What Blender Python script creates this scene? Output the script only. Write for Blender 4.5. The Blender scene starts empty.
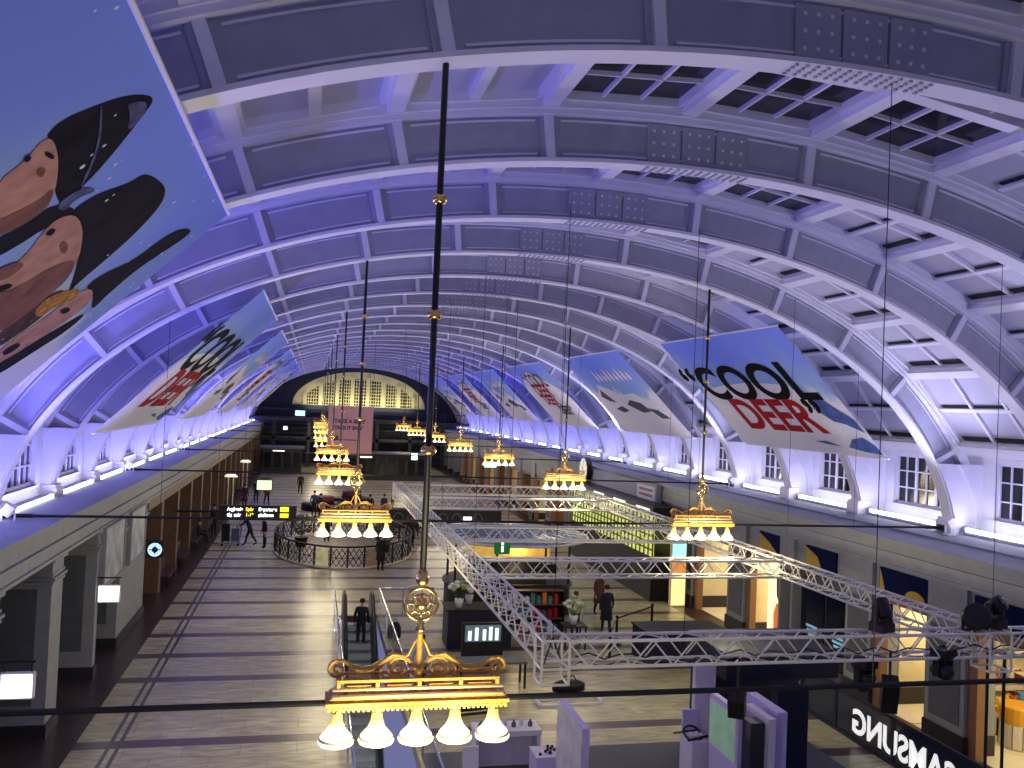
import bpy, bmesh, math, random
from mathutils import Vector, Matrix, Quaternion
random.seed(7)
C = bpy.context.scene.collection
PI = math.pi
SCN = bpy.context.scene

# ---------------------------------------------------------------- camera, world, exposure
f_px, yaw, pitch, roll = 875.2, 0.22307, 0.0251, 0.04294
CAM = Vector((-5.7564, 0.0, 8.2022))
cam_d = bpy.data.cameras.new('camera'); cam = bpy.data.objects.new('camera', cam_d); C.objects.link(cam)
fw = Vector((math.sin(yaw)*math.cos(pitch), math.cos(yaw)*math.cos(pitch), math.sin(pitch)))
rt = Vector((math.cos(yaw), -math.sin(yaw), 0)); up = rt.cross(fw)
r2 = rt*math.cos(roll) + up*math.sin(roll); u2 = -rt*math.sin(roll) + up*math.cos(roll)
M = Matrix((r2, u2, -fw)).transposed().to_4x4(); M.translation = CAM
cam.matrix_world = M
cam_d.sensor_fit = 'HORIZONTAL'; cam_d.sensor_width = 36.0; cam_d.lens = f_px/1024*36.0
cam_d.clip_start = 0.05; cam_d.clip_end = 400
SCN.camera = cam
vs = SCN.view_settings
vs.view_transform = 'Standard'; vs.look = 'None'; vs.gamma = 1.0; vs.use_curve_mapping = False
vs.exposure = 0.16
try:
    SCN.cycles.use_denoising = True
    SCN.cycles.max_bounces = 6; SCN.cycles.diffuse_bounces = 4; SCN.cycles.glossy_bounces = 3
    SCN.cycles.sample_clamp_indirect = 4.0
except Exception: pass
W = bpy.data.worlds.new('world'); SCN.world = W; W.use_nodes = True
W.node_tree.nodes['Background'].inputs[0].default_value = (0.33, 0.34, 0.72, 1)
W.node_tree.nodes['Background'].inputs[1].default_value = 0.42  # added fill, enters by the hall end left open behind the camera

S = 4.4917                      # bay length
NB = 25                         # ribs 1..NB
YEND = 112.3
AA, HH, Z0, EE = 12.872, 8.051, 4.15, 2.073    # soffit curve of the ribs

# light levels (W)
P_LEFT, P_RIGHT = 88.0, 52.0
COL_LEFT, COL_RIGHT, COL_FAR = (0.17, 0.155, 1.0), (0.48, 0.44, 1.0), (0.07, 0.08, 1.0)
P_CHAND, P_SHOP, P_FLOOD = 300.0, 45.0, 1400.0

# ---------------------------------------------------------------- helpers
def lin(c):
    return tuple(((v/255.0)/12.92 if v/255.0 <= 0.04045 else ((v/255.0+0.055)/1.055)**2.4) for v in c)

def mat(name, col, rough=0.6, metal=0.0, emit=0.0, ecol=None, noise=0.0, nscale=6.0, spec=0.5, stretch=None, bump=0.0):
    m = bpy.data.materials.new(name); m.use_nodes = True
    nt = m.node_tree; b = nt.nodes['Principled BSDF']
    c = lin(col)
    b.inputs['Base Color'].default_value = (*c, 1)
    b.inputs['Roughness'].default_value = rough; b.inputs['Metallic'].default_value = metal
    b.inputs['Specular IOR Level'].default_value = spec
    if emit:
        e = lin(ecol) if ecol else c
        b.inputs['Emission Color'].default_value = (*e, 1); b.inputs['Emission Strength'].default_value = emit
    if noise or bump:
        tc = nt.nodes.new('ShaderNodeTexCoord'); mp = nt.nodes.new('ShaderNodeMapping')
        if stretch: mp.inputs['Scale'].default_value = stretch
        nz = nt.nodes.new('ShaderNodeTexNoise'); nz.inputs['Scale'].default_value = nscale; nz.inputs['Detail'].default_value = 4
        nt.links.new(tc.outputs['Object'], mp.inputs['Vector']); nt.links.new(mp.outputs['Vector'], nz.inputs['Vector'])
        if noise:
            rp = nt.nodes.new('ShaderNodeValToRGB')
            rp.color_ramp.elements[0].position = 0.3; rp.color_ramp.elements[1].position = 0.7
            rp.color_ramp.elements[0].color = (*[v*(1-noise) for v in c], 1)
            rp.color_ramp.elements[1].color = (*[min(1, v*(1+noise)) for v in c], 1)
            nt.links.new(nz.outputs['Fac'], rp.inputs['Fac']); nt.links.new(rp.outputs['Color'], b.inputs['Base Color'])
        if bump:
            bp_ = nt.nodes.new('ShaderNodeBump'); bp_.inputs['Strength'].default_value = bump
            nt.links.new(nz.outputs['Fac'], bp_.inputs['Height']); nt.links.new(bp_.outputs['Normal'], b.inputs['Normal'])
    return m

class MB:
    def __init__(s): s.v = []; s.f = []; s.m = []
    def add(s, vs_, fs, m=0):
        o = len(s.v); s.v += [tuple(p) for p in vs_]
        s.f += [tuple(i+o for i in f) for f in fs]; s.m += [m]*len(fs)
        return s
    def box(s, x0, x1, y0, y1, z0, z1, m=0):
        return s.add([(x0,y0,z0),(x1,y0,z0),(x1,y1,z0),(x0,y1,z0),(x0,y0,z1),(x1,y0,z1),(x1,y1,z1),(x0,y1,z1)],
              [(3,2,1,0),(4,5,6,7),(0,1,5,4),(1,2,6,5),(2,3,7,6),(3,0,4,7)], m)
    def obox(s, c, ax, ay, az, m=0):
        c = Vector(c); P = []
        for k in (-1,1):
            for (i,j) in ((-1,-1),(1,-1),(1,1),(-1,1)): P.append(c + ax*i + ay*j + az*k)
        return s.add(P, [(3,2,1,0),(4,5,6,7),(0,1,5,4),(1,2,6,5),(2,3,7,6),(3,0,4,7)], m)
    def bar(s, p, q, w, h, m=0, ref=(0,0,1)):
        p = Vector(p); q = Vector(q); d = (q-p); L = d.length; d.normalize()
        sd = d.cross(Vector(ref))
        if sd.length < 1e-4: sd = d.cross(Vector((1,0,0)))
        sd.normalize(); u = sd.cross(d)
        return s.obox((p+q)/2, d*(L/2), sd*(w/2), u*(h/2), m)
    def tube(s, pts, r, n=6, m=0, closed=False, cap=True):
        pts = [Vector(p) for p in pts]; N = len(pts); rs = r if isinstance(r, (list,tuple)) else [r]*N
        rings = []; prev = None
        for i,p in enumerate(pts):
            if closed: t = pts[(i+1)%N]-pts[i-1]
            else: t = pts[min(i+1,N-1)]-pts[max(i-1,0)]
            t.normalize()
            if prev is None:
                a = t.cross(Vector((0,0,1)))
                if a.length < 1e-3: a = t.cross(Vector((0,1,0)))
            else: a = prev - t*prev.dot(t)
            if a.length < 1e-6: a = t.orthogonal()
            a.normalize(); prev = a; b = t.cross(a)
            rings.append([p + (a*math.cos(2*PI*k/n) + b*math.sin(2*PI*k/n))*rs[i] for k in range(n)])
        V = [v for rg in rings for v in rg]; F = []
        for i in range(N if closed else N-1):
            j = (i+1)%N
            for k in range(n): F.append((i*n+k, i*n+(k+1)%n, j*n+(k+1)%n, j*n+k))
        if cap and not closed:
            F.append(tuple(range(n-1,-1,-1))); F.append(tuple((N-1)*n+k for k in range(n)))
        return s.add(V, F, m)
    def lathe(s, prof, c=(0,0,0), n=16, m=0, sx=1.0, sy=1.0):
        V = []; F = []; N = len(prof)
        for (r,z) in prof:
            for k in range(n):
                a = 2*PI*k/n; V.append((c[0]+r*sx*math.cos(a), c[1]+r*sy*math.sin(a), c[2]+z))
        for i in range(N-1):
            for k in range(n): F.append((i*n+k, i*n+(k+1)%n, (i+1)*n+(k+1)%n, (i+1)*n+k))
        F.append(tuple(range(n-1,-1,-1))); F.append(tuple((N-1)*n+k for k in range(n)))
        return s.add(V, F, m)
    def prism(s, poly, fn, m=0):
        n = len(poly)
        V = [fn(u,v,0) for u,v in poly] + [fn(u,v,1) for u,v in poly]
        F = [tuple(range(n-1,-1,-1)), tuple(range(n,2*n))] + [(i,(i+1)%n,n+(i+1)%n,n+i) for i in range(n)]
        return s.add(V, F, m)
    def build(s, name, mats, parent=None, smooth=False, loc=None):
        me = bpy.data.meshes.new(name); me.from_pydata(s.v, [], s.f)
        mats = mats if isinstance(mats, (list,tuple)) else [mats]
        for mm in mats: me.materials.append(mm)
        if len(mats) > 1: me.polygons.foreach_set('material_index', s.m)
        if smooth: me.polygons.foreach_set('use_smooth', [True]*len(me.polygons))
        me.update()
        o = bpy.data.objects.new(name, me); C.objects.link(o)
        if parent: o.parent = parent
        if loc: o.location = loc
        return o

def split_build(mb, name, mats, parent=None, smooth=False):
    par = list(range(len(mb.v)))
    def find(i):
        while par[i] != i: par[i] = par[par[i]]; i = par[i]
        return i
    for f in mb.f:
        for j in f[1:]: par[find(j)] = find(f[0])
    groups = {}
    for fi, f in enumerate(mb.f): groups.setdefault(find(f[0]), []).append(fi)
    for fl in groups.values():
        m = MB(); idx = {}
        for fi in fl:
            for j in mb.f[fi]:
                if j not in idx: idx[j] = len(m.v); m.v.append(mb.v[j])
            m.f.append(tuple(idx[j] for j in mb.f[fi])); m.m.append(mb.m[fi])
        m.build(name, mats, parent, smooth)
def tag(o, label=None, cat=None, group=None, kind=None):
    if label: o['label'] = label
    if cat: o['category'] = cat
    if group: o['group'] = group
    if kind: o['kind'] = kind
    return o
def thing(name, label, cat, loc=(0,0,0), rz=0, group=None):
    o = bpy.data.objects.new(name, None); o.empty_display_size = 0.2; C.objects.link(o)
    o.location = loc; o.rotation_euler = (0,0,rz)
    return tag(o, label, cat, group)
def struct(o): o['kind'] = 'structure'; return o
def dup(root, loc, rz=None, label=None, group=None):
    def cp(o, par):
        c = o.copy(); C.objects.link(c)
        if par: c.parent = par
        for ch in kids.get(o.name, []): cp(ch, c)
        return c
    kids = {}
    def walk(o):
        kids[o.name] = list(o.children)
        for ch in o.children: walk(ch)
    walk(root)
    r = cp(root, None); r.location = loc
    if rz is not None: r.rotation_euler = (0,0,rz)
    if label: r['label'] = label
    if group: r['group'] = group
    return r
ORD = ['nearest','second','third','fourth','fifth','sixth','seventh','eighth','ninth','tenth','eleventh','twelfth','thirteenth',
       'fourteenth','fifteenth','sixteenth','seventeenth','eighteenth','nineteenth','twentieth','twenty-first','twenty-second','twenty-third','twenty-fourth','twenty-fifth']
def ordn(i): return 'nearest' if i == 0 else ORD[i]+' nearest'

def area(name, loc, d, sx, sy, watt, col, shape='RECTANGLE', spread=None):
    L = bpy.data.lights.new(name, 'AREA'); L.shape = shape; L.size = sx
    if shape in ('RECTANGLE','ELLIPSE'): L.size_y = sy
    L.energy = watt; L.color = col
    if spread: L.spread = spread
    o = bpy.data.objects.new(name, L); C.objects.link(o); o.location = loc
    o.rotation_euler = Vector(d).to_track_quat('-Z','Y').to_euler()
    return o
def point(name, loc, watt, col, r=0.2):
    L = bpy.data.lights.new(name, 'POINT'); L.energy = watt; L.color = col; L.shadow_soft_size = r
    o = bpy.data.objects.new(name, L); C.objects.link(o); o.location = loc
    return o
def text_mesh(body, size, bold=0.0, align='CENTER', extrude=0.0, spacing=1.0):
    cu = bpy.data.curves.new('t', 'FONT'); cu.body = body; cu.size = size; cu.offset = bold
    cu.align_x = align; cu.align_y = 'CENTER'; cu.extrude = extrude; cu.space_character = spacing
    o = bpy.data.objects.new('t', cu); C.objects.link(o)
    dg = bpy.context.evaluated_depsgraph_get()
    me = bpy.data.meshes.new_from_object(o.evaluated_get(dg))
    V = [v.co.copy() for v in me.vertices]; F = [tuple(p.vertices) for p in me.polygons]
    bpy.data.objects.remove(o); bpy.data.curves.remove(cu); bpy.data.meshes.remove(me)
    return V, F
def put_text(mb, body, size, fn, m=0, bold=0.0, align='CENTER', extrude=0.0, spacing=1.0):
    V, F = text_mesh(body, size, bold, align, extrude, spacing)
    mb.add([fn(v.x, v.y, v.z) for v in V], F, m)

# ---------------------------------------------------------------- materials
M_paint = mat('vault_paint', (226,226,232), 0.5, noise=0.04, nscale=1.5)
M_panel = mat('skylight_lit_tone', (188,188,200), 0.5, noise=0.03, nscale=2)  # pale colour stands in for skylight glass lit by the uplights
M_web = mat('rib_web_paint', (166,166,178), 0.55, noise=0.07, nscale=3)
M_white = mat('white_paint', (225,225,230), 0.45)
M_glassd = mat('night_glass', (16,14,12), 0.12, noise=0.4, nscale=0.8)
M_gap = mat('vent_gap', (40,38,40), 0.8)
M_grey = mat('grey_render', (150,154,152), 0.7, noise=0.08, nscale=2.5, bump=0.05)
M_greyd = mat('dark_grey_stone', (92,98,100), 0.6, noise=0.1, nscale=3)
M_plinth = mat('plinth_stone', (50,46,52), 0.5)
M_brown = mat('brown_oak', (104,80,56), 0.5, noise=0.25, nscale=3, stretch=(6,6,0.6))
M_dark = mat('dark_recess', (24,24,30), 0.6)
M_black = mat('black_paint', (12,12,14), 0.5)
M_brass = mat('brass', (236,200,120), 0.25, metal=1.0, noise=0.2, nscale=20)
M_gold = mat('gilded_iron', (214,166,76), 0.38, metal=0.25, noise=0.2, nscale=25)
M_bulb = mat('opal_glass', (250,244,225), 0.3, emit=0.85, ecol=(255,244,215))
M_neck = mat('amber_glass', (240,200,110), 0.3, emit=0.45, ecol=(255,214,120))
M_tube = mat('led_tube', (255,255,255), 0.3, emit=9.0, ecol=(236,234,255))
M_alu = mat('aluminium', (240,238,220), 0.42)
M_steel = mat('brushed_steel', (200,205,212), 0.22, metal=1.0)
M_navy = mat('navy_panel', (12,22,52), 0.5)
M_lilac = mat('lilac_panel', (200,190,240), 0.5)
M_lilacw = mat('pale_lilac', (214,206,232), 0.5, noise=0.06, nscale=6)

# ---------------------------------------------------------------- the vault
_T = []
def _raw(th):
    c, s_ = math.cos(th), math.sin(th)
    return Vector((AA*math.copysign(abs(c)**(2/EE), c), 0, Z0 + HH*max(s_,0)**(2/EE)))
def frame(th):
    e = 1e-3; p = _raw(th); t = _raw(th+e)-_raw(th-e); t.normalize()
    n = Vector((t.z, 0, -t.x))         # outward
    if n.dot(p-Vector((0,0,Z0))) < 0: n = -n
    return p, n
def th_x(x):
    lo, hi = 0.02, PI-0.02
    for _ in range(50):
        m = (lo+hi)/2
        if _raw(m).x > x: lo = m
        else: hi = m
    return lo
def th_z(z):
    lo, hi = 0.001, PI/2
    for _ in range(50):
        m = (lo+hi)/2
        if _raw(m).z < z: lo = m
        else: hi = m
    return lo
def arc_pt(th, off): p, n = frame(th); return p + n*off
def sweep(mb, ths, o0, o1, y0, y1, m=0):
    V = []; F = []
    for th in ths:
        p, n = frame(th); a = p+n*o0; b = p+n*o1
        V += [(a.x,y0,a.z),(a.x,y1,a.z),(b.x,y1,b.z),(b.x,y0,b.z)]
    for i in range(len(ths)-1):
        for k in range(4): F.append((i*4+k, i*4+(k+1)%4, (i+1)*4+(k+1)%4, (i+1)*4+k))
    F += [(0,1,2,3), tuple((len(ths)-1)*4+k for k in (3,2,1,0))]
    mb.add(V, F, m)
TH0 = th_z(5.05)
NARC = 84
THS = [TH0 + (PI-2*TH0)*i/NARC for i in range(NARC+1)]
STIFF = [-12.1,-10.55,-8.85,-6.75,-4.55,-2.25,2.25,4.55,6.75,8.85,10.55,12.1]
PURL = STIFF[:6]+[0.0]+STIFF[6:]

# ribs: one mesh shared by all
mb = MB()
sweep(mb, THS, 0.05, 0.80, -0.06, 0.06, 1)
sweep(mb, THS, 0.00, 0.06, -0.19, 0.19, 0)
sweep(mb, THS, 0.74, 0.82, -0.24, 0.24, 0)
sweep(mb, THS, 0.82, 0.98, -0.29, 0.29, 0)
for x in STIFF:
    th = th_x(x); p, n = frame(th); t = Vector((-n.z,0,n.x))
    mb.obox(p+n*0.40, t*0.07, Vector((0,0.17,0)), n*0.37, 0)
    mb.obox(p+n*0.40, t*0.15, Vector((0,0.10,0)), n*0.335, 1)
# raised inner mouldings of the web panels (both faces)
edges = STIFF
allx = [-12.7]+STIFF+[12.7]
for i in range(1, len(allx)-2):
    ta, tb = th_x(allx[i]), th_x(allx[i+1])
    if i == 6: pass
    g = 0.016
    ths = [ta-g + (tb-ta+2*g)*j/8 for j in range(9)]
    sweep(mb, ths, 0.13, 0.16, -0.085, 0.085, 0); sweep(mb, ths, 0.66, 0.69, -0.085, 0.085, 0)
# riveted splice plates near the crown
for xa, xb in ((-0.62,-0.06),(-0.02,0.54),(0.58,1.12)):
    ta, tb = th_x(xa), th_x(xb)
    sweep(mb, [ta, (ta+tb)/2, tb], 0.08, 0.72, -0.10, 0.10, 1)
    for j in range(3):
        for k in range(3):
            q = arc_pt(ta+(tb-ta)*(0.2+0.3*j), 0.2+0.2*k)
            for yy in (-0.105, 0.105): mb.box(q.x-0.022, q.x+0.022, yy-0.012, yy+0.012, q.z-0.022, q.z+0.022, 0)
for k in range(14):
    q = arc_pt(th_x(-0.62+1.74*k/13), -0.012)
    for yy in (-0.13,-0.04,0.05,0.14): mb.box(q.x-0.02, q.x+0.02, yy-0.02, yy+0.02, q.z-0.012, q.z+0.012, 1)
# foot piers: the web widens into a plastered pier against the wall
for sg in (-1,1):
    thb = th_x(12.1); ths = [TH0 + (thb-TH0)*j/12 for j in range(13)]
    for (o0, o1, hw) in ((0.03, 0.84, 0.27),(0.80, 1.7, 0.36)):
        V = []; F = []
        for th in ths:
            p, n = frame(th)
            xa = p.x + n.x*o0; za = p.z
            xb = min(p.x + o1, 13.7)
            if o0 > 0.5: xa = min(xa, 13.4)
            V += [(sg*xa,-hw,za),(sg*xa,hw,za),(sg*xb,hw,za),(sg*xb,-hw,za)]
        for i in range(12):
            for k in range(4): F.append((i*4+k, i*4+(k+1)%4, (i+1)*4+(k+1)%4, (i+1)*4+k))
        F += [(0,1,2,3),(51,50,49,48)]
        mb.add(V, F, 0)
    x0, x1 = sorted((sg*12.58, sg*13.5)); mb.box(x0, x1, -0.33, 0.33, 4.98, 5.36, 0)
    x0, x1 = sorted((sg*12.62, sg*13.5)); mb.box(x0, x1, -0.30, 0.30, 5.36, 5.46, 0)
rib_me = None
for k in range(1, NB+1):
    if rib_me is None:
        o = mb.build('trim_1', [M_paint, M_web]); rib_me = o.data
    else:
        o = bpy.data.objects.new('trim_%d' % k, rib_me); C.objects.link(o)
    o.location = (0, k*S, 0); struct(o)

# outer shell and purlins
mb = MB(); sweep(mb, [0.3+(PI-0.6)*i/60 for i in range(61)], 1.42, 1.6, -0.5, YEND, 0)
struct(mb.build('ceiling', M_paint))
mb = MB()
for x in PURL:
    th = th_x(x); p, n = frame(th); t = Vector((-n.z,0,n.x))
    for k in range(0, NB):
        c = p + n*0.94; c.y = (k+0.5)*S
        mb.obox(c, t*0.13, Vector((0,S/2-0.02,0)), n*0.10, 0)
        c = p + n*1.10; c.y = (k+0.5)*S
        mb.obox(c, t*0.19, Vector((0,S/2-0.02,0)), n*0.10, 0)
struct(mb.build('ceiling_purlins', M_paint))

# skylight panels between purlins: built once per position, copied bay by bay
wn = [0]
def next_window(me_f, me_p, y):
    wn[0] += 1
    o = bpy.data.objects.new('window_%d' % wn[0], me_f); C.objects.link(o); o.location = (0, y, 0); struct(o)
    if me_p:
        c = bpy.data.objects.new('pane', me_p); C.objects.link(c); c.parent = o
def panel_meshes(xa, xb, kind):
    A, na = frame(th_x(xa)); B, nb = frame(th_x(xb))
    n = (na+nb).normalized(); A = A+na*0.97; B = B+nb*0.97
    u = (B-A); L = u.length; u.normalize()
    def P(a, y, h): q = A+u*a+n*h; return Vector((q.x, y, q.z))
    f = MB(); g = MB()
    def bx(m, a0, a1, y0, y1, h0, h1, mi=0):
        m.add([P(a0,y0,h0),P(a1,y0,h0),P(a1,y1,h0),P(a0,y1,h0),P(a0,y0,h1),P(a1,y0,h1),P(a1,y1,h1),P(a0,y1,h1)],
              [(3,2,1,0),(4,5,6,7),(0,1,5,4),(1,2,6,5),(2,3,7,6),(3,0,4,7)], mi)
    ya, yb = 0.20, S-0.20
    m0 = 0.10
    # outer frame
    bx(f, m0, m0+0.11, ya, yb, -0.02, 0.2); bx(f, L-m0-0.11, L-m0, ya, yb, -0.02, 0.2)
    bx(f, m0, L-m0, ya, ya+0.15, -0.02, 0.2); bx(f, m0, L-m0, yb-0.15, yb, -0.02, 0.2)
    a0, a1, y0, y1 = m0+0.11, L-m0-0.11, ya+0.15, yb-0.15
    if kind == 'glass':
        ym = (y0+y1)/2
        bx(f, a0, a1, ym-0.13, ym+0.13, -0.01, 0.18)
        for k in (1,2): bx(f, a0+(a1-a0)*k/3-0.022, a0+(a1-a0)*k/3+0.022, y0, y1, 0.05, 0.16)
        for yy in ((y0+ym-0.13)/2, (y1+ym+0.13)/2): bx(f, a0, a1, yy-0.02, yy+0.02, 0.05, 0.16)
        bx(g, a0, a1, y0, y1, 0.12, 0.15)
        return f, g, M_white, M_glassd
    if kind == 'board':      # 2 rows along the arc, 3 lights along the hall, open vent gaps below each
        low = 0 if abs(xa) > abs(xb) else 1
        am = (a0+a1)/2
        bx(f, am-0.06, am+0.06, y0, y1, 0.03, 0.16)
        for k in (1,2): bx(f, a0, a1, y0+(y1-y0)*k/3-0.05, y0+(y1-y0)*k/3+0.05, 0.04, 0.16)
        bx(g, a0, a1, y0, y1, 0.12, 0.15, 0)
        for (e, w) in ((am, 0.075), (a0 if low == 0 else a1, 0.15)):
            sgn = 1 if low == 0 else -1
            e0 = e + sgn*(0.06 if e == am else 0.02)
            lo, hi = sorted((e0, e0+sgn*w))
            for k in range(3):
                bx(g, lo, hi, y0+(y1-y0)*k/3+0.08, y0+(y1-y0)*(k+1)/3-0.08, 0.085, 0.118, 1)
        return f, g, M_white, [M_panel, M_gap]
    am = (a0+a1)/2; ym = (y0+y1)/2
    bx(f, am-0.09, am+0.09, y0, y1, 0.0, 0.16); bx(f, a0, a1, ym-0.07, ym+0.07, 0.02, 0.16)
    bx(g, a0, a1, y0, y1, 0.12, 0.15)
    return f, g, M_white, M_panel
def meshes_of(mbs, mats, names):
    o = mbs.build(names, mats); me = o.data; bpy.data.objects.remove(o); return me
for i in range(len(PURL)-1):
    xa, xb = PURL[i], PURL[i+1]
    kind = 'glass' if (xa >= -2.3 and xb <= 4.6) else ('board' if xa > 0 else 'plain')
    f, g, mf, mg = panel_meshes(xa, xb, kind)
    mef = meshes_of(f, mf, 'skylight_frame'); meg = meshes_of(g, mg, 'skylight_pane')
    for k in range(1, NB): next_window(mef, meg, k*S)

# clerestory walls with their windows
def clerestory(side, xw):
    sg = 1 if side == 'right' else -1
    mb = MB()
    def bx(xa, xb, *r): a, b = sorted((sg*xa, sg*xb)); mb.box(a, b, *r)
    for k in range(0, NB):
        y0, y1 = k*S, (k+1)*S; w0, w1 = y0+S/2-1.43, y0+S/2+1.43
        bx(xw, xw+0.3, y0, y1, 4.7, 5.5); bx(xw, xw+0.3, y0, y1, 7.15, 8.6)
        bx(xw, xw+0.3, y0, w0, 5.5, 7.15); bx(xw, xw+0.3, w1, y1, 5.5, 7.15)
        bx(xw-0.05, xw+0.05, w0-0.1, w1+0.1, 5.42, 5.5); bx(xw-0.04, xw+0.02, w0-0.12, w1+0.12, 7.15, 7.27)
        bx(xw-0.07, xw, y0, y1, 7.42, 7.5)
        # soffit that carries the skylights down to the wall
        A = arc_pt(th_x(12.1), 1.0)
        mb.add([(sg*A.x,y0,A.z),(sg*A.x,y1,A.z),(sg*(xw+0.1),y1,7.5),(sg*(xw+0.1),y0,7.5)], [(0,1,2,3) if sg < 0 else (3,2,1,0)], 0)
    struct(mb.build('wall_%s_clerestory' % side, M_paint))
    f = MB(); g = MB()
    xx = xw+0.12; a, b = sorted((sg*xx, sg*(xx+0.09)))
    w0, w1 = S/2-1.43, S/2+1.43
    f.box(a, b, w0, w0+0.08, 5.5, 7.15); f.box(a, b, w1-0.08, w1, 5.5, 7.15)
    f.box(a, b, w0, w1, 5.5, 5.58); f.box(a, b, w0, w1, 7.07, 7.15)
    for k in (1,2): y = w0+(w1-w0)*k/3; f.box(a, b, y-0.055, y+0.055, 5.5, 7.15)
    for k in (0,1,2): y = w0+(w1-w0)*(k+0.5)/3; f.box(a, b, y-0.02, y+0.02, 5.5, 7.15)
    for k in (1,2): z = 5.5+1.65*k/3; f.box(a, b, w0, w1, z-0.02, z+0.02)
    a, b = sorted((sg*(xx+0.05), sg*(xx+0.07))); g.box(a, b, w0, w1, 5.5, 7.15)
    mef = meshes_of(f, M_white, 'clerestory_frame'); meg = meshes_of(g, M_glassd, 'clerestory_pane')
    for k in range(1, NB): next_window(mef, meg, k*S)
clerestory('right', 13.6); clerestory('left', 13.0)

# ---------------------------------------------------------------- lower walls
XL, XR = -11.5, 10.3
def entab(side):
    sg, x, back, top = (1, XR, 13.9, 4.95) if side == 'right' else (-1, -XL, 13.4, 5.12)
    m = MB()
    def bx(xa, xb, z0, z1, mi=0): a, b = sorted((sg*xa, sg*xb)); m.box(a, b, -2, YEND, z0, z1, mi)
    bx(x, back, 4.2, top-0.14)                         # frieze
    bx(x-0.16, back, top-0.14, top-0.04); bx(x-0.22, back, top-0.04, top)
    bx(x+1.2, back, top, top+0.06)
    bx(x-0.05, x+0.5, 4.44, 4.52); bx(x-0.09, x+0.5, 4.52, 4.56); bx(x-0.06, x+0.5, 4.14, 4.22)
    return struct(m.build('trim_cornice_'+side, M_grey))
entab('left'); entab('right')
mb = MB(); mb.box(-13.9, -13.2, -2, YEND, 0, 4.3); struct(mb.build('wall_left', M_greyd))
mb = MB(); mb.box(14.2, 14.6, -2, YEND, 0, 4.3); struct(mb.build('wall_right', M_dark))

# floor with the escalator well
def floor_mat():
    m = bpy.data.materials.new('striped_marble'); m.use_nodes = True; nt = m.node_tree; b = nt.nodes['Principled BSDF']
    N = nt.nodes.new; Lk = nt.links.new
    tc = N('ShaderNodeTexCoord'); sp = N('ShaderNodeSeparateXYZ'); Lk(tc.outputs['Object'], sp.inputs[0])
    def math_(op, a, bb=None, c=None):
        n = N('ShaderNodeMath'); n.operation = op
        for i, v in enumerate((a, bb, c)):
            if v is None: continue
            if isinstance(v, (int,float)): n.inputs[i].default_value = v
            else: Lk(v, n.inputs[i])
        return n.outputs[0]
    y = math_('SUBTRACT', sp.outputs[1], 21.6)
    ph = math_('FRACT', math_('DIVIDE', y, 2.385))
    stripe = math_('LESS_THAN', ph, 0.2)
    # wobble free slab tone: brick texture for the pale marble slabs
    mp = N('ShaderNodeMapping'); mp.inputs['Scale'].default_value = (0.55, 1.12, 1); Lk(tc.outputs['Object'], mp.inputs[0])
    br = N('ShaderNodeTexBrick'); br.inputs['Color1'].default_value = (*lin((208,202,156)),1); br.inputs['Color2'].default_value = (*lin((194,188,146)),1)
    br.inputs['Mortar'].default_value = (*lin((178,172,146)),1); br.inputs['Scale'].default_value = 1.0; br.inputs['Mortar Size'].default_value = 0.008
    br.inputs['Brick Width'].default_value = 0.7; br.inputs['Row Height'].default_value = 0.9
    Lk(mp.outputs[0], br.inputs['Vector'])
    nz = N('ShaderNodeTexNoise'); nz.inputs['Scale'].default_value = 1.6; nz.inputs['Detail'].default_value = 8; nz.inputs['Distortion'].default_value = 1.5
    mp2 = N('ShaderNodeMapping'); mp2.inputs['Scale'].default_value = (0.6, 2.4, 1); Lk(tc.outputs['Object'], mp2.inputs[0]); Lk(mp2.outputs[0], nz.inputs['Vector'])
    rp = N('ShaderNodeValToRGB'); rp.color_ramp.elements[0].position = 0.35; rp.color_ramp.elements[1].position = 0.68
    rp.color_ramp.elements[0].color = (0.42,0.40,0.36,1); rp.color_ramp.elements[1].color = (1,1,1,1); Lk(nz.outputs['Fac'], rp.inputs[0])
    mx = N('ShaderNodeMix'); mx.data_type = 'RGBA'; mx.blend_type = 'MULTIPLY'; mx.inputs['Factor'].default_value = 0.8
    Lk(br.outputs['Color'], mx.inputs[6]); Lk(rp.outputs['Color'], mx.inputs[7])
    dk = N('ShaderNodeMix'); dk.data_type = 'RGBA'; Lk(stripe, dk.inputs['Factor']); Lk(mx.outputs[2], dk.inputs[6]); dk.inputs[7].default_value = (*lin((86,70,66)),1)
    # border bands and the double guide line
    bl = math_('LESS_THAN', sp.outputs[0], -10.7); brr = math_('GREATER_THAN', sp.outputs[0], 9.5)
    band = math_('MAXIMUM', bl, brr)
    d2 = N('ShaderNodeMix'); d2.data_type = 'RGBA'; Lk(band, d2.inputs['Factor']); Lk(dk.outputs[2], d2.inputs[6]); d2.inputs[7].default_value = (*lin((60,44,44)),1)
    g1 = math_('LESS_THAN', math_('ABSOLUTE', math_('ADD', sp.outputs[0], 9.93)), 0.045)
    g2 = math_('LESS_THAN', math_('ABSOLUTE', math_('ADD', sp.outputs[0], 9.72)), 0.045)
    gl = math_('MAXIMUM', g1, g2)
    d3 = N('ShaderNodeMix'); d3.data_type = 'RGBA'; Lk(gl, d3.inputs['Factor']); Lk(d2.outputs[2], d3.inputs[6]); d3.inputs[7].default_value = (*lin((70,66,64)),1)
    out = N('ShaderNodeMath')
    inn = math_('LESS_THAN', math_('ABSOLUTE', sp.outputs[0]), 60)
    Lk(d3.outputs[2], b.inputs['Base Color'])
    b.inputs['Roughness'].default_value = 0.32
    return m
M_floor = floor_mat()
WX0, WX1, WY0, WY1 = -4.5, -2.98, 14.0, 33.8
mb = MB()
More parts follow.
